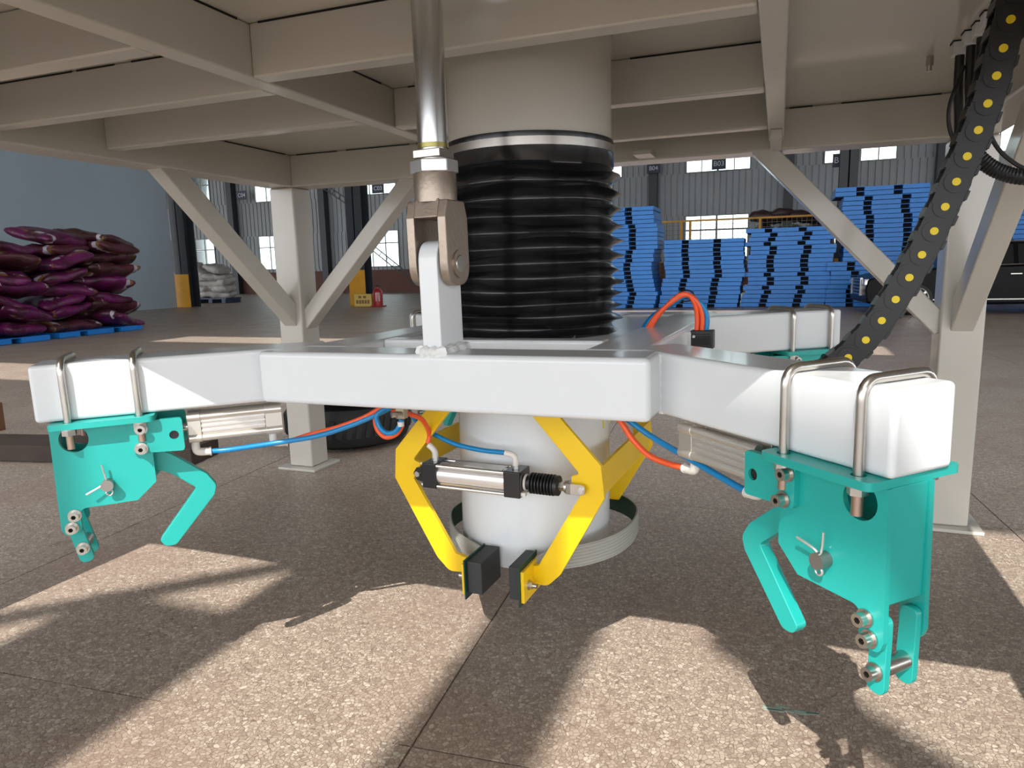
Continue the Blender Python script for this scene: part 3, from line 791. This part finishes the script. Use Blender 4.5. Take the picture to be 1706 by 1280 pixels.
# ---- lifting rod with clevis
rod = thing('lift_rod', 'chromed lifting rod with steel fork clevis pinned to the spreader frame', 'rod', mw=FM)
RV = -.534; ru = .004
MB().cyl((ru, RV, .458), (ru + .004, RV, .86), .034, 40).out('rod_shaft', CHROME, rod)
MB().cyl((ru, RV, .452), (ru, RV, .462), .0345, 32).out('rod_collar', mat('brass', (.32, .28, .10), .3, .9), rod)
MB().cyl((ru, RV, .424), (ru, RV, .453), .031, 32).out('rod_neck', STEEL, rod)
MB().box(ru - .0335, ru + .0335, RV - .0335, RV + .0335, .430, .448).out('wrench_flat', STEEL, rod, .002)
MB().cyl((ru, RV, .398), (ru, RV, .426), .054, 6).out('hex_nut', ZINC, rod, .003)
ck = MB(); ck.lathe([(.0, .400), (.046, .400), (.048, .396), (.048, .335)], 40, (ru, RV)); ck.out('clevis_neck', BRONZE, rod)
# fork: block with slot
fk = MB()
ears = rounded([(-.053, .150), (.053, .150), (.053, .300), (.040, .338), (-.040, .338), (-.053, .300)], [.05, .05, .01, .004, .004, .01], 8)
for x0, x1 in ((-.050, -.029), (.029, .050)):
    fk.prism(ears, lambda y, z, x: (ru + x, RV + y, z), x0, x1)
top = [(-.053, .300), (.053, .300), (.040, .342), (-.040, .342)]
fk.prism(top, lambda y, z, x: (ru + x, RV + y, z), -.030, .030)
fk.out('clevis_fork', BRONZE, rod, .004, 3)
MB().cyl((ru - .058, RV, .198), (ru + .056, RV, .198), .020, 28).out('clevis_pin', STEEL, rod, .002)
for x in (.050, -.054): MB().cyl((ru + x, RV, .198), (ru + x + .004, RV, .198), .031, 28).out('retaining_ring', BRONZE, rod)
# thin cable beside the rod
o = MB().tube(smoothpath([(-.955, 1.83, 1.79), (-.925, 1.80, 1.66), (-.915, 1.79, 1.56), (-.93, 1.80, 1.47)]), .004, 6).out('sensor_cable', mat('beige_cable', (.33, .25, .21), .5))
tag(o, 'thin beige cable running down beside upper pipe behind the rod', 'cable')

# ================================================================= CLAWS
def bolt_mesh(r=.0125, h=.018):
    b = MB(); b.cyl((0, 0, 0), (0, .003, 0), r * 1.35, 20)
    ring = circle((0, 0), r, 20); hx = circle((0, 0), r * .5, 6)
    b.prism(ring, lambda x, z, d: (x, -d, z), 0, h, [hx]); return b.mesh('bolt', 35)


BOLT = bolt_mesh(); BOLT.materials.append(STEEL)
SOCK = MB().cyl((0, -.004, 0), (0, -.0055, 0), .0066, 6).mesh('socket', 0); SOCK.materials.append(DARKGAP)


def bolt(parent, x, y, z, s=1.0):
    o = place('bolt', BOLT, parent); o.location = (x, y, z); o.scale = (s, s, s)
    c = place('socket', SOCK, o); return o


def elbow(parent, p, dirx, name='elbow_fitting', r=.0100, up_=-1, ln=.03):
    # vertical stub below the port then a horizontal sleeve
    x, y, z = p
    o = MB().tube(smoothpath([(x, y, z), (x, y, z + up_ * .022), (x + dirx * .006, y, z + up_ * .031), (x + dirx * ln, y, z + up_ * .033)], 4), r, 12).out(name, FIT, parent)
    MB().cyl((x + dirx * ln, y, z + up_ * .033), (x + dirx * (ln + .004), y, z + up_ * .033), r * 1.12, 14).out('release_collar', FIT, o)
    return o


def make_claw(label, sx, so):
    c = thing('claw_gripper', label, 'gripper', 'teal claw grippers on the frame arms')
    X = lambda s: sx * (s + so)
    PF = lambda s, w, t: (X(s), t, w)
    b = -TH
    # flange under the arm
    fp = rounded([(.008, -.034), (.222, -.034), (.222, .164), (.008, .164)], .014, 4)
    holes = [circle((s, t_), .0115, 16) for s in (.046, .190) for t_ in (-.010, .140)]
    MB().prism(fp, lambda s, t_, d: (X(s), t_, d), b - .014, b - .0005, holes).out('flange', TEAL, c, .0)
    plate = rounded([(.004, b - .014), (.0, -.380), (.006, -.398), (.034, -.398), (.042, -.382), (.042, -.338), (.163, -.336), (.207, -.296), (.207, b - .014)],
                    [0, .012, .012, .012, .012, .016, .004, .006, 0], 5)
    hole = circle((.050, -.174), .030, 24)
    for t0, nm in ((0, 'side_plate'), (.088, 'side_plate')):
        MB().prism(plate, PF, t0, t0 + .010, [hole]).out(nm, TEAL, c, .0, smooth=25)
    MB().box(min(X(.006), X(.016)), max(X(.006), X(.016)), .010, .088, -.325, b - .014).out('end_plate', TEAL, c, .001)
    MB().box(min(X(.09), X(.20)), max(X(.09), X(.20)), .010, .088, -.16, b - .014).out('stiffener', mat('inner_dark_bracket', (.02, .02, .02), .6), c)
    # hook
    hk = rounded([(.10, -.175), (.19, -.212), (.243, -.243), (.316, -.303), (.336, -.335), (.328, -.360), (.229, -.474), (.205, -.474), (.193, -.456), (.289, -.335), (.236, -.291), (.19, -.268), (.10, -.225)],
                 [.0, .0, .02, .02, .02, .012, .016, .016, .012, .008, .0, .0, .0], 5)
    MB().prism(hk, PF, .036, .060).out('hook', TEAL, c, .002)
    # roller links
    k0, k1 = (0, 0) if sx < 0 else (.0, .022)
    for t0 in (.012, .074):
        lk = rounded([(.002 + k0, -.345), (.030 + k0, -.345), (.035 + k1, -.470), (.004 + k1, -.474)], [.013, .013, .014, .014], 5)
        MB().prism([(s, w) for s, w in lk], PF, t0, t0 + .012).out('roller_link', TEAL, c, .001)
    MB().cyl((X(.019 + k1 * .7), .024, -.434), (X(.019 + k1 * .7), .074, -.434), .0145, 24).out('roller', STEEL, c)
    for s, w in ((.031, -.352), (.022, -.381)): bolt(c, X(s), -.003, w, .85)
    bolt(c, X(.020 + k1 * .7), .009, -.437, .85)
    # pivot pin + cotter
    MB().cyl((X(.107), -.022, -.287), (X(.107), .104, -.287), .0135, 24).out('pivot_pin', mat('dark_pin_steel', (.30, .29, .27), .45, .9), c)
    ct = MB(); y = -.012
    tipA = (.150, -.262, .125, -.268, .113, -.274) if sx < 0 else (.063, -.302, .088, -.290, .101, -.284)
    ct.tube(smoothpath([(X(tipA[0]), y - .006, tipA[1]), (X(tipA[2]), y - .004, tipA[3]), (X(tipA[4]), y - .002, tipA[5]), (X(.109), y, -.286)]), .0024, 6)
    ct.tube([(X(.101), y - .002, -.238), (X(.104), y, -.262), (X(.108), y, -.287)], .0022, 6)
    ct.tube([(X(.109) + .0065 * math.sin(q), y, -.3055 + .0065 * math.cos(q)) for q in [2 * PI * k / 14 for k in range(15)]], .0022, 6)
    ct.out('cotter_pin', ZINC, c)
    # cylinder side brackets
    cbp = rounded([(.164, -.146), (.164, -.220), (.278, -.226), (.278, -.146)], [.002, .008, .008, .008], 4)
    for t0 in (-.012, .099):
        MB().prism(cbp, PF, t0, t0 + .012, [circle((.258, -.186), .0105, 20)]).out('cylinder_bracket', TEAL, c, smooth=25)
    MB().cyl((X(.258), -.007, -.186), (X(.258), .106, -.186), .0104, 20).out('trunnion_pin', BLACKM, c)
    bolt(c, X(.186), -.015, -.210, .85); bolt(c, X(.178 if sx < 0 else .190), -.015, -.163, .85)
    # air cylinder
    T, Wc = .048, -.181
    cy = thing('air_cylinder', '', ''); del cy['label'], cy['category']; cy.parent = c
    E0, E1 = .286, (.508 if sx < 0 else .505)
    core = MB().box(min(X(E0 + .03), X(E1 - .04)), max(X(E0 + .03), X(E1 - .04)), T - .024, T + .024, Wc - .024, Wc + .024)
    core.out('barrel', ALU, cy, .003)
    for k in range(3):
        wv = Wc - .013 + k * .012
        MB().box(min(X(E0 + .03), X(E1 - .04)), max(X(E0 + .03), X(E1 - .04)), T - .0265, T - .0235, wv, wv + .007).out('barrel_rib', ALUBRIGHT, cy, .001)
    for dt in (-1, 1):
        for dw in (-1, 1):
            MB().cyl((X(E0 + .03), T + dt * .021, Wc + dw * .026), (X(E1 - .04), T + dt * .021, Wc + dw * .026), .0095, 14).out('tie_tube', ALU, cy)
    for e0, e1 in ((E0, E0 + .03), (E1 - .04, E1)):
        cp = MB().box(min(X(e0), X(e1)), max(X(e0), X(e1)), T - .027, T + .027, Wc - .018, Wc + .018)
        for dt in (-1, 1):
            for dw in (-1, 1): cp.cyl((X(e0), T + dt * .021, Wc + dw * .026), (X(e1), T + dt * .021, Wc + dw * .026), .0112, 14)
        cp.out('end_cap', ALU, cy, .001)
    MB().cyl((X(.22), T, Wc), (X(E0), T, Wc), .010, 16).out('piston_rod', CHROME, cy)
    dirx = sx
    elbow(c, (X(E1 - .025), T - .005, Wc - .034), dirx)
    elbow(c, (X(E0 + .012), T - .005, Wc - .034), dirx)
    # U bolts
    for s in (.046, .190):
        rb_ = .026; pth = [(X(s), -.0105, b - .062)] + [(X(s), -.0105, -.025)]
        for q in range(6): a = PI * .5 * q / 5; pth.append((X(s), -.0105 + rb_ * (1 - math.cos(a)), .009 - rb_ + rb_ * math.sin(a)))
        for q in range(6): a = PI * .5 * q / 5; pth.append((X(s), .1405 - rb_ + rb_ * math.sin(a), .009 - rb_ + rb_ * math.cos(a)))
        pth += [(X(s), .1405, -.025), (X(s), .1405, b - .062)]
        ub = MB().tube(pth, .0080, 12).out('u_bolt', STEEL, c)
        for t_ in (-.0105, .1405):
            MB().cyl((X(s), t_, b - .030), (X(s), t_, b - .0145), .0155, 6).cyl((X(s), t_, b - .018), (X(s), t_, b - .0145), .018, 18).out('nut', STEEL, ub)
            MB().cyl((X(s), t_, b - .062), (X(s), t_, b - .030), .0085, 12).out('threaded_end', mat('copper_grease_thread', (.42, .30, .24), .4, .9), ub)
    return c


def claw_matrix(nm):
    th, s, L, sg = ARMS[nm]; d, mm = armaxes(th, s, L, sg)
    x = d if sg > 0 else -d; y = mm * sg
    M = Matrix((x, y, Vector((0, 0, 1)))).transposed().to_4x4(); p = d * L + mm * s; M.translation = p
    return FM @ M


cr_ = make_claw('teal claw gripper with air cylinder under the near right arm', -1, 0.0); cr_.matrix_world = claw_matrix('right')
cl_ = make_claw('teal claw gripper with air cylinder under the near left arm', 1, .020); cl_.matrix_world = claw_matrix('left') @ Matrix.Scale(1.06, 4)
o = copy_tree(cr_); o.matrix_world = claw_matrix('far right'); o['label'] = 'teal claw gripper under the far right arm beside the cable chain'
o = copy_tree(cl_); o.matrix_world = claw_matrix('far left'); o['label'] = 'teal claw gripper under the far left arm behind the rod lug'

# ================================================================= YELLOW PIPE CLAMP
yc = thing('pipe_clamp', 'yellow two-armed belt clamp with air cylinder around the lower pipe', 'clamp', mw=FM)
FV = -.300


def clamp_arm(sgn):
    P = [(.062, -.128), (.135, -.128), (.205, -.206), (.306, -.318), (.314, -.404), (.188, -.630), (.150, -.668), (.098, -.664), (.100, -.616), (.126, -.612), (.252, -.398), (.226, -.386), (.226, -.352), (.250, -.346)]
    rad = [0, 0, 0, .002, .004, .03, .03, .002, .002, .012, .006, .006, .006, .012]
    pl = rounded([(sgn * u, w) for u, w in P], rad, 5)
    a = MB().prism(pl, XZ, FV, FV + .014).out('clamp_arm', YELLOW, yc, .0015)
    x = sgn * .307
    MB().box(min(x, x - sgn * .010), max(x, x - sgn * .010), FV + .010, .26, -.404, -.322).out('elbow_web', YELLOW, a, .001)
    pl2 = rounded([(sgn * u, w) for u, w in [(.062, -.128), (.135, -.128), (.306, -.318), (.314, -.404), (.20, -.60), (.14, -.60), (.250, -.398), (.250, -.346)]], .004, 3)
    MB().prism(pl2, XZ, .25, .264).out('rear_arm_plate', YELLOW, a, .001)
    # pad block standing fore-and-aft
    d = Vector((0, 1, 0)); q = Vector((-sgn, 0, 0))
    org = Vector((-.070, -.365, 0)) if sgn < 0 else Vector((.112, -.360, 0))
    def pb(l0, l1, t0, t1, w0, w1, nm, mt, par, bev=.002):
        vs = []
        for w in (w0, w1):
            for l, t_ in ((l0, t0), (l1, t0), (l1, t1), (l0, t1)): p = org + d * l + q * t_; vs.append((p.x, p.y, w))
        return MB().add(vs, [(0, 3, 2, 1), (4, 5, 6, 7), (0, 1, 5, 4), (1, 2, 6, 5), (2, 3, 7, 6), (3, 0, 4, 7)]).out(nm, mt, par, bev)
    fp_ = pb(-.010, .112, 0, .010, -.692, -.604, 'pad_plate', YELLOW, a)
    pb(-.016, .112, .010, .014, -.702, -.590, 'belt_end', BELTGREEN, a, .0005)
    pb(-.004, .118, .014, .058 if sgn < 0 else .046, -.688, -.596, 'rubber_block', GREYRUB, a, .003)
    pb(.061, .074, -.040, .0, -.664, -.616, 'pad_web', YELLOW, a)
    bp_ = org + d * .022
    hx = MB().cyl(bp_ + Vector((0, 0, -.652)), bp_ - q * .012 + Vector((0, 0, -.652)), .0105, 6).cyl(bp_ - q * .012 + Vector((0, 0, -.652)), bp_ - q * .024 + Vector((0, 0, -.652)), .0065, 12)
    hx.cyl(bp_ + Vector((0, 0, -.652)), bp_ - q * .003 + Vector((0, 0, -.652)), .014, 18); hx.out('hex_bolt', STEEL, a)
    return a


clamp_arm(-1); clamp_arm(1)
# belt around the pipe
bp = [(-.062, -.258), (-.10, -.232), (-.165, -.190), (-.235, -.115), (-.288, -.025), (-.302, .05), (-.280, .16), (-.20, .265), (-.07, .325), (.07, .325), (.20, .265), (.275, .17), (.300, .07), (.298, -.02), (.275, -.105), (.225, -.175), (.165, -.218), (.125, -.248), (.108, -.275)]
bz = [.0, .0, .0, .0, .0, .0, .0, .004, .006, .010, .014, .018, .02, .02, .02, .018, .014, .006, .0]
path = [(p.x, p.y, p.z) for p in smoothpath([(x, y, z) for (x, y), z in zip(bp, bz)], 5)]
IP = [Vector(p) for p in path]; inner = []
for i, p in enumerate(IP):
    t_ = (IP[min(i + 1, len(IP) - 1)] - IP[max(i - 1, 0)]); t_.z = 0; t_.normalize(); inner.append((p.x + t_.y * .0015, p.y - t_.x * .0015, p.z))
bt = MB().ribbon(path, -.664, -.600, .005).out('belt', BELTG, yc, smooth=40)
MB().ribbon(inner, -.6635, -.6005, .0015).out('belt_lining', BELTGREEN, bt, smooth=40)
rbm = MB()
NP = [Vector(p) for p in path]
for k in range(7):
    pts = []
    for i, p in enumerate(NP):
        t_ = (NP[min(i + 1, len(NP) - 1)] - NP[max(i - 1, 0)]); t_.z = 0; t_.normalize(); nn = Vector((-t_.y, t_.x, 0)); pts.append((p.x + nn.x * .0052, p.y + nn.y * .0052, -.6595 + k * .0092 + p.z))
    rbm.tube(pts, .0014, 4)
rbm.out('belt_ribs', BELTG, bt)
# clamp air cylinder, slightly sloping to the right
ax0, ax1 = Vector((-.222, FV, -.376)), Vector((.262, FV, -.378)); cyl = thing('clamp_cylinder', '', ''); del cyl['label'], cyl['category']; cyl.parent = yc
cyl.location = ax0; cyl.rotation_euler[1] = math.atan2(.006, .484)
H = .036
MB().box(.022, .066, -H, H, -H, H).out('rear_cap', BLACKM, cyl, .003)
MB().box(.270, .318, -H, H, -H, H).out('front_cap', BLACKM, cyl, .003)
MB().cyl((.066, 0, 0), (.270, 0, 0), .0325, 32).out('barrel', ALUBRIGHT, cyl)
for y in (-.029, .029):
    for z in (-.029, .029): MB().cyl((.066, y, z), (.270, y, z), .0050, 10).out('tie_rod', STEEL, cyl)
MB().box(.10, .26, -.022, .022, .0315, .0335).out('name_strip', ALU, cyl, .0005)
MB().box(.145, .200, -.016, .014, .0335, .0342).out('paper_label', PAPER, cyl)
MB().prism(rounded([(.0, -.018), (.022, -.022), (.022, .022), (.0, .018), (-.012, 0)], [.004, 0, 0, .004, .01], 4), XZ, -.028, -.014).prism(rounded([(.0, -.018), (.022, -.022), (.022, .022), (.0, .018), (-.012, 0)], [.004, 0, 0, .004, .01], 4), XZ, .016, .030).out('rear_clevis', BLACKM, cyl)
MB().cyl((.003, -.033, 0), (.003, .034, 0), .008, 16).out('clevis_pin', STEEL, cyl)
for z in (-.030, .030): MB().cyl((.014, -.024, z), (.022, -.024, z), .0055, 8).out('tie_rod_nut', STEEL, cyl)
bpth = MB(); pr = []
for k in range(8): pr += [(.020, .334 + k * .0088), (.0285, .3370 + k * .0088), (.0285, .3395 + k * .0088), (.020, .3420 + k * .0088)]
bb = []
vs = []; n_ = 28
pr = [(.020, .318), (.020, .332)] + pr + [(.027, .404), (.027, .414), (.012, .416)]
for r_, x_ in pr:
    for i in range(n_): a = 2 * PI * i / n_; vs.append((x_, r_ * math.cos(a), r_ * math.sin(a)))
bpth.add(vs, [(k * n_ + i, k * n_ + (i + 1) % n_, (k + 1) * n_ + (i + 1) % n_, (k + 1) * n_ + i) for k in range(len(pr) - 1) for i in range(n_)])
bpth.out('rod_boot', BLACKP, cyl, smooth=25)
MB().cyl((.320, 0, 0), (.326, 0, 0), .0225, 24).box(.316, .330, -.03, -.015, -.03, -.02).out('cable_tie', FIT, cyl)
MB().cyl((.414, 0, 0), (.432, 0, 0), .013, 6).cyl((.432, 0, 0), (.44, 0, 0), .017, 20).out('rod_nut', STEEL, cyl)
for y0, y1 in ((-.018, -.008), (.008, .018)): MB().prism(rounded([(.438, -.014), (.490, -.014), (.490, .014), (.438, .014)], [.002, .013, .013, .002], 5), XZ, y0, y1).out('rod_fork', STEEL, cyl, .001)
MB().box(.438, .452, -.018, .018, -.014, .014).out('fork_bridge', STEEL, cyl, .001)
MB().cyl((.480, -.024, 0), (.480, .024, 0), .0065, 14).out('fork_pin', CHROME, cyl)
e1 = MB().tube(smoothpath([(.046, 0, H), (.046, 0, H + .022), (.040, -.002, H + .034), (.028, -.004, H + .044)], 4), .0085, 12).out('elbow_fitting', FIT, cyl)
e2 = MB().tube(smoothpath([(.292, 0, H), (.292, 0, H + .024), (.284, 0, H + .036), (.262, 0, H + .040)], 4), .0085, 12).out('elbow_fitting', FIT, cyl)
for x in (.046, .292): MB().cyl((x, 0, H), (x, 0, H + .008), .010, 6).out('port_thread', ZINC, cyl)

# ================================================================= HOSES (frame space)
def hose(pts, material, label, r=.0068, name='air_hose'):
    o = MB().tube(smoothpath(pts, 7), r, 10).out(name, material, None, smooth=60); o.matrix_world = FM
    return tag(o, label, 'hose', 'pneumatic air hoses')


def claw_pt(nm, s, t_, w):      # point on a claw in frame space
    th, s0, L, sg = ARMS[nm]; d, mm = armaxes(th, s0, L, sg); q = 1.06 if sg < 0 else 1; so = .020 if sg < 0 else 0
    p = d * (L - (s + so) * q) + mm * (s0 + sg * t_ * q); return (p.x, p.y, w * q)


hose([claw_pt('left', .332, .043, -.248), (-.62, -.61, -.262), (-.52, -.53, -.255), (-.42, -.49, -.240), (-.33, -.45, -.212), (-.25, -.43, -.178), (-.20, -.40, -.150)], BLUEH, 'blue air hose from the left claw cylinder running under the frame')
hose([claw_pt('left', .514, .043, -.248), (-.46, -.475, -.243), (-.38, -.46, -.222), (-.31, -.44, -.197), (-.25, -.43, -.166), (-.20, -.39, -.145)], ORANGE, 'orange air hose from the left claw cylinder running under the frame')
hose([(-.235, -.425, -.165), (-.262, -.44, -.185), (-.260, -.44, -.212), (-.239, -.44, -.232), (-.211, -.44, -.229), (-.192, -.44, -.208), (-.187, -.44, -.193)], BLUEH, 'blue air hose curled in a small loop below the frame')
hose([(-.240, -.415, -.165), (-.272, -.43, -.190), (-.272, -.43, -.226), (-.247, -.43, -.247), (-.212, -.43, -.236), (-.193, -.43, -.212)], ORANGE, 'orange air hose curled in a small loop below the frame')
hose([(-.27, -.40, -.165), (-.225, -.41, -.178), (-.195, -.41, -.190)], ORANGE, 'short orange air hose entering the brass tee block')
hose([(-.235, -.37, -.150), (-.195, -.40, -.183), (-.176, -.36, -.209), (-.19, -.30, -.262), (-.196, FV, -.294)], ORANGE, 'orange air hose feeding the left end of the yellow clamp cylinder')
hose([(-.30, -.25, -.20), (-.239, -.262, -.255), (-.181, -.27, -.279), (-.113, -.28, -.297), (-.033, -.29, -.304), (.040, FV, -.303)], BLUEH, 'blue air hose feeding the right end of the yellow clamp cylinder')
ro = claw_pt('right', .517, .043, -.248); rb2 = claw_pt('right', .332, .043, -.248)
hose([(.36, -.43, -.138), (.395, -.44, -.165), (.423, -.445, -.203), (.462, -.455, -.236), (.505, -.47, -.247), ro], ORANGE, 'orange air hose drooping from the frame to the right claw cylinder')
hose([(.37, -.42, -.138), (.412, -.43, -.165), (.462, -.44, -.195), (.535, -.49, -.216), (.60, -.55, -.228), rb2], BLUEH, 'blue air hose drooping from the frame to the right claw cylinder')
tb = thing('tee_block', 'small brass tee block with fittings under the front beam', 'fitting', mw=FM)
MB().box(-.200, -.174, -.448, -.426, -.192, -.150).out('block', mat('brass_block', (.42, .36, .25), .35, .8), tb, .003)
for u in (-.195, -.178): MB().cyl((u, -.452, -.178), (u - .008, -.462, -.178), .008, 8).out('port', STEEL, tb)
MB().cyl((-.19, -.44, -.20), (-.19, -.44, -.212), .0085, 12).out('port', FIT, tb)
# hose bundle above the right side beam, going into the black box
for k, (mt_, cn) in enumerate(((ORANGE, 'orange'), (ORANGE, 'orange'), (BLUEH, 'blue'), (BLUEH, 'blue'))):
    du = [0, .014, .026, .008][k]; dv = [0, .0, .004, .018][k]
    hose([(.484 + du, .055 + dv, -.02), (.486 + du, .055 + dv, .03), (.476 + du * .7, .05 + dv, .075 - .004 * k), (.452 + du * .3, .05 + dv, .094 - .003 * k), (.42, .05 + dv, .078 - .004 * k), (.375 - .006 * k, .05 + dv, .030), (.345 - .008 * k, .05 + dv, -.02)], mt_,
         ['left orange air hose arching above the side beam into black box', 'right orange air hose arching above the side beam into black box', 'blue air hose at the right of the bundle arching into black box', 'blue air hose behind the orange pair arching into black box'][k], .0068)
MB().tube([(.455 + .022 * math.cos(q), .055, .088 + .016 * math.sin(q)) for q in [2 * PI * k / 12 for k in range(13)]], .0025, 6).out('cable_tie', BLACKP).matrix_world = FM
tag(bpy.data.objects['cable_tie'] if bpy.data.objects['cable_tie'].parent is None else [o for o in bpy.data.objects if o.name.startswith('cable_tie') and o.parent is None][0], 'black cable tie around the hose bundle above the side beam', 'cable tie')
jb = thing('cable_entry_box', 'black cable entry box on the right side beam below the hose bundle', 'box', mw=FM)
MB().box(.470, .532, .035, .075, -.060, -.008).out('housing', BLACKP, jb, .003)
MB().box(.478, .524, .031, .036, -.050, -.018).out('cover', BLACKM, jb, .002)
MB().box(.455, .473, .03, .034, -.052, -.012).out('mounting_plate', ZINC, jb)
for u in (.481,): MB().cyl((u, .031, -.024), (u, .027, -.024), .004, 8).out('screw', ZINC, jb)

# ================================================================= CABLE CHAIN
ch = thing('cable_chain', 'black plastic cable drag chain with yellow pin caps hanging at right', 'cable chain')
cp = smoothpath([(.486, 1.80), (.474, 1.690), (.443, 1.506), (.391, 1.331), (.329, 1.159), (.248, .995), (.174, .898), (.10, .838), (.01, .800), (-.10, .786), (-.20, .784)], 30)
cp = [Vector((p[0], p[1])) for p in [(v.x, v.y) for v in [Vector((q[0], q[1])) for q in cp]]]
PIT = .0602
def resample(path, step, start=.0):
    out = [path[0]]; acc = 0
    for i in range(1, len(path)):
        seg = (path[i] - path[i - 1]).length
        while acc + seg >= step:
            t_ = (step - acc) / seg; p = path[i - 1].lerp(path[i], t_); out.append(p); path[i - 1] = p; seg = (path[i] - p).length; acc = 0
        acc += seg
    return out
pins = resample(list(cp), PIT)
CY, CW = 2.00, .075
lk = MB()
plate = [(.033 * math.cos(a), .033 * math.sin(a)) for a in [PI / 2 + PI * k / 10 for k in range(11)]] + [(PIT * .98, -.031), (PIT * 1.05, -.0), (PIT * .98, .031)]
for y0 in (0, CW - .008): lk.prism(plate, XZ, y0, y0 + .008)
for z in (-.036, .031): lk.box(.010, .036, .008, CW - .008, z, z + .005)
for y0 in (-.003, CW - .003): lk.prism(circle((0, 0), .026, 24), XZ, y0, y0 + .006)
for z in (-.036, .031): lk.box(.012, .034, -.002, .012, z, z + .006)
link_me = lk.mesh('chain_link', 30); link_me.materials.append(BLACKP)
cap_me = MB().cyl((0, -.0055, 0), (0, -.002, 0), .0092, 24).mesh('pin_cap', 30); cap_me.materials.append(DOTY)
for i in range(len(pins) - 1):
    d = pins[i + 1] - pins[i]
    o = place('chain_link', link_me, ch); o.location = (pins[i].x, CY + (.0035 if i % 2 else 0), pins[i].y); o.rotation_euler[1] = -math.atan2(d.y, d.x)
    c = place('pin_cap', cap_me, o)
MB().box(pins[-1].x - .03, pins[-1].x + .02, CY, CY + CW, pins[-1].y - .035, pins[-1].y + .035).out('end_bracket', ZINC, ch)
MB().box(.44, .53, CY, CY + CW, 1.772, 1.794).out('end_bracket', ZINC, ch)

# glands and cables dropping out of the deck
for k, (x, y) in enumerate(((.492, 2.60), (.500, 2.50), (.508, 2.42), (.508, 2.33))):
    g = thing('cable_gland', 'beige cable gland under the deck, %s from the chain' % ['farthest', 'second farthest', 'third farthest', 'nearest one'][k], 'gland', 'cable glands under the deck', loc=(x, y, ZD))
    MB().box(-.022, .022, -.022, .022, -.040, 0).out('gland_body', WHITE, g, .003)
    MB().box(-.024, .024, -.024, .024, -.004, .0).out('gasket', DARKGAP, g)
    if k < 3:
        o = MB().tube(smoothpath([(x, y, ZD - .03), (x + .002, y, 1.66), (x + .010, y - .01, 1.54), (x + .0, y - .03, 1.44), (x - .05, y - .06, 1.30)]), .013, 10).out('power_cable', BLACKP)
        tag(o, 'straight black cable dropping from %s deck gland behind the chain' % ['the farthest', 'the second farthest', 'the third farthest'][k], 'cable', 'black cables beside the chain')
o = MB().tube(smoothpath([(.485, 2.50, 1.70), (.462, 2.46, 1.64), (.447, 2.45, 1.58), (.452, 2.45, 1.52), (.475, 2.44, 1.46)]), .006, 8).out('loop_cable', BLACKP)
tag(o, 'thin black cable bowing out to the left of the chain', 'cable')
o = MB().tube(smoothpath([(.540, 2.45, 1.53), (.570, 2.45, 1.465), (.61, 2.45, 1.42), (.66, 2.45, 1.39), (.76, 2.45, 1.37)]), .006, 8).out('loop_cable', BLACKP)
tag(o, 'thin black cable sagging to the right of the chain', 'cable')
cor = smoothpath([(.49, 2.45, 1.49), (.535, 2.45, 1.430), (.584, 2.45, 1.392), (.645, 2.45, 1.372), (.74, 2.45, 1.37), (.84, 2.45, 1.40)], 14)
o = MB().tube(cor, [.021 + .002 * (k % 2) for k in range(len(cor))], 12).out('corrugated_conduit', BLACKP)
tag(o, 'thick black corrugated conduit branching right from the chain', 'conduit')
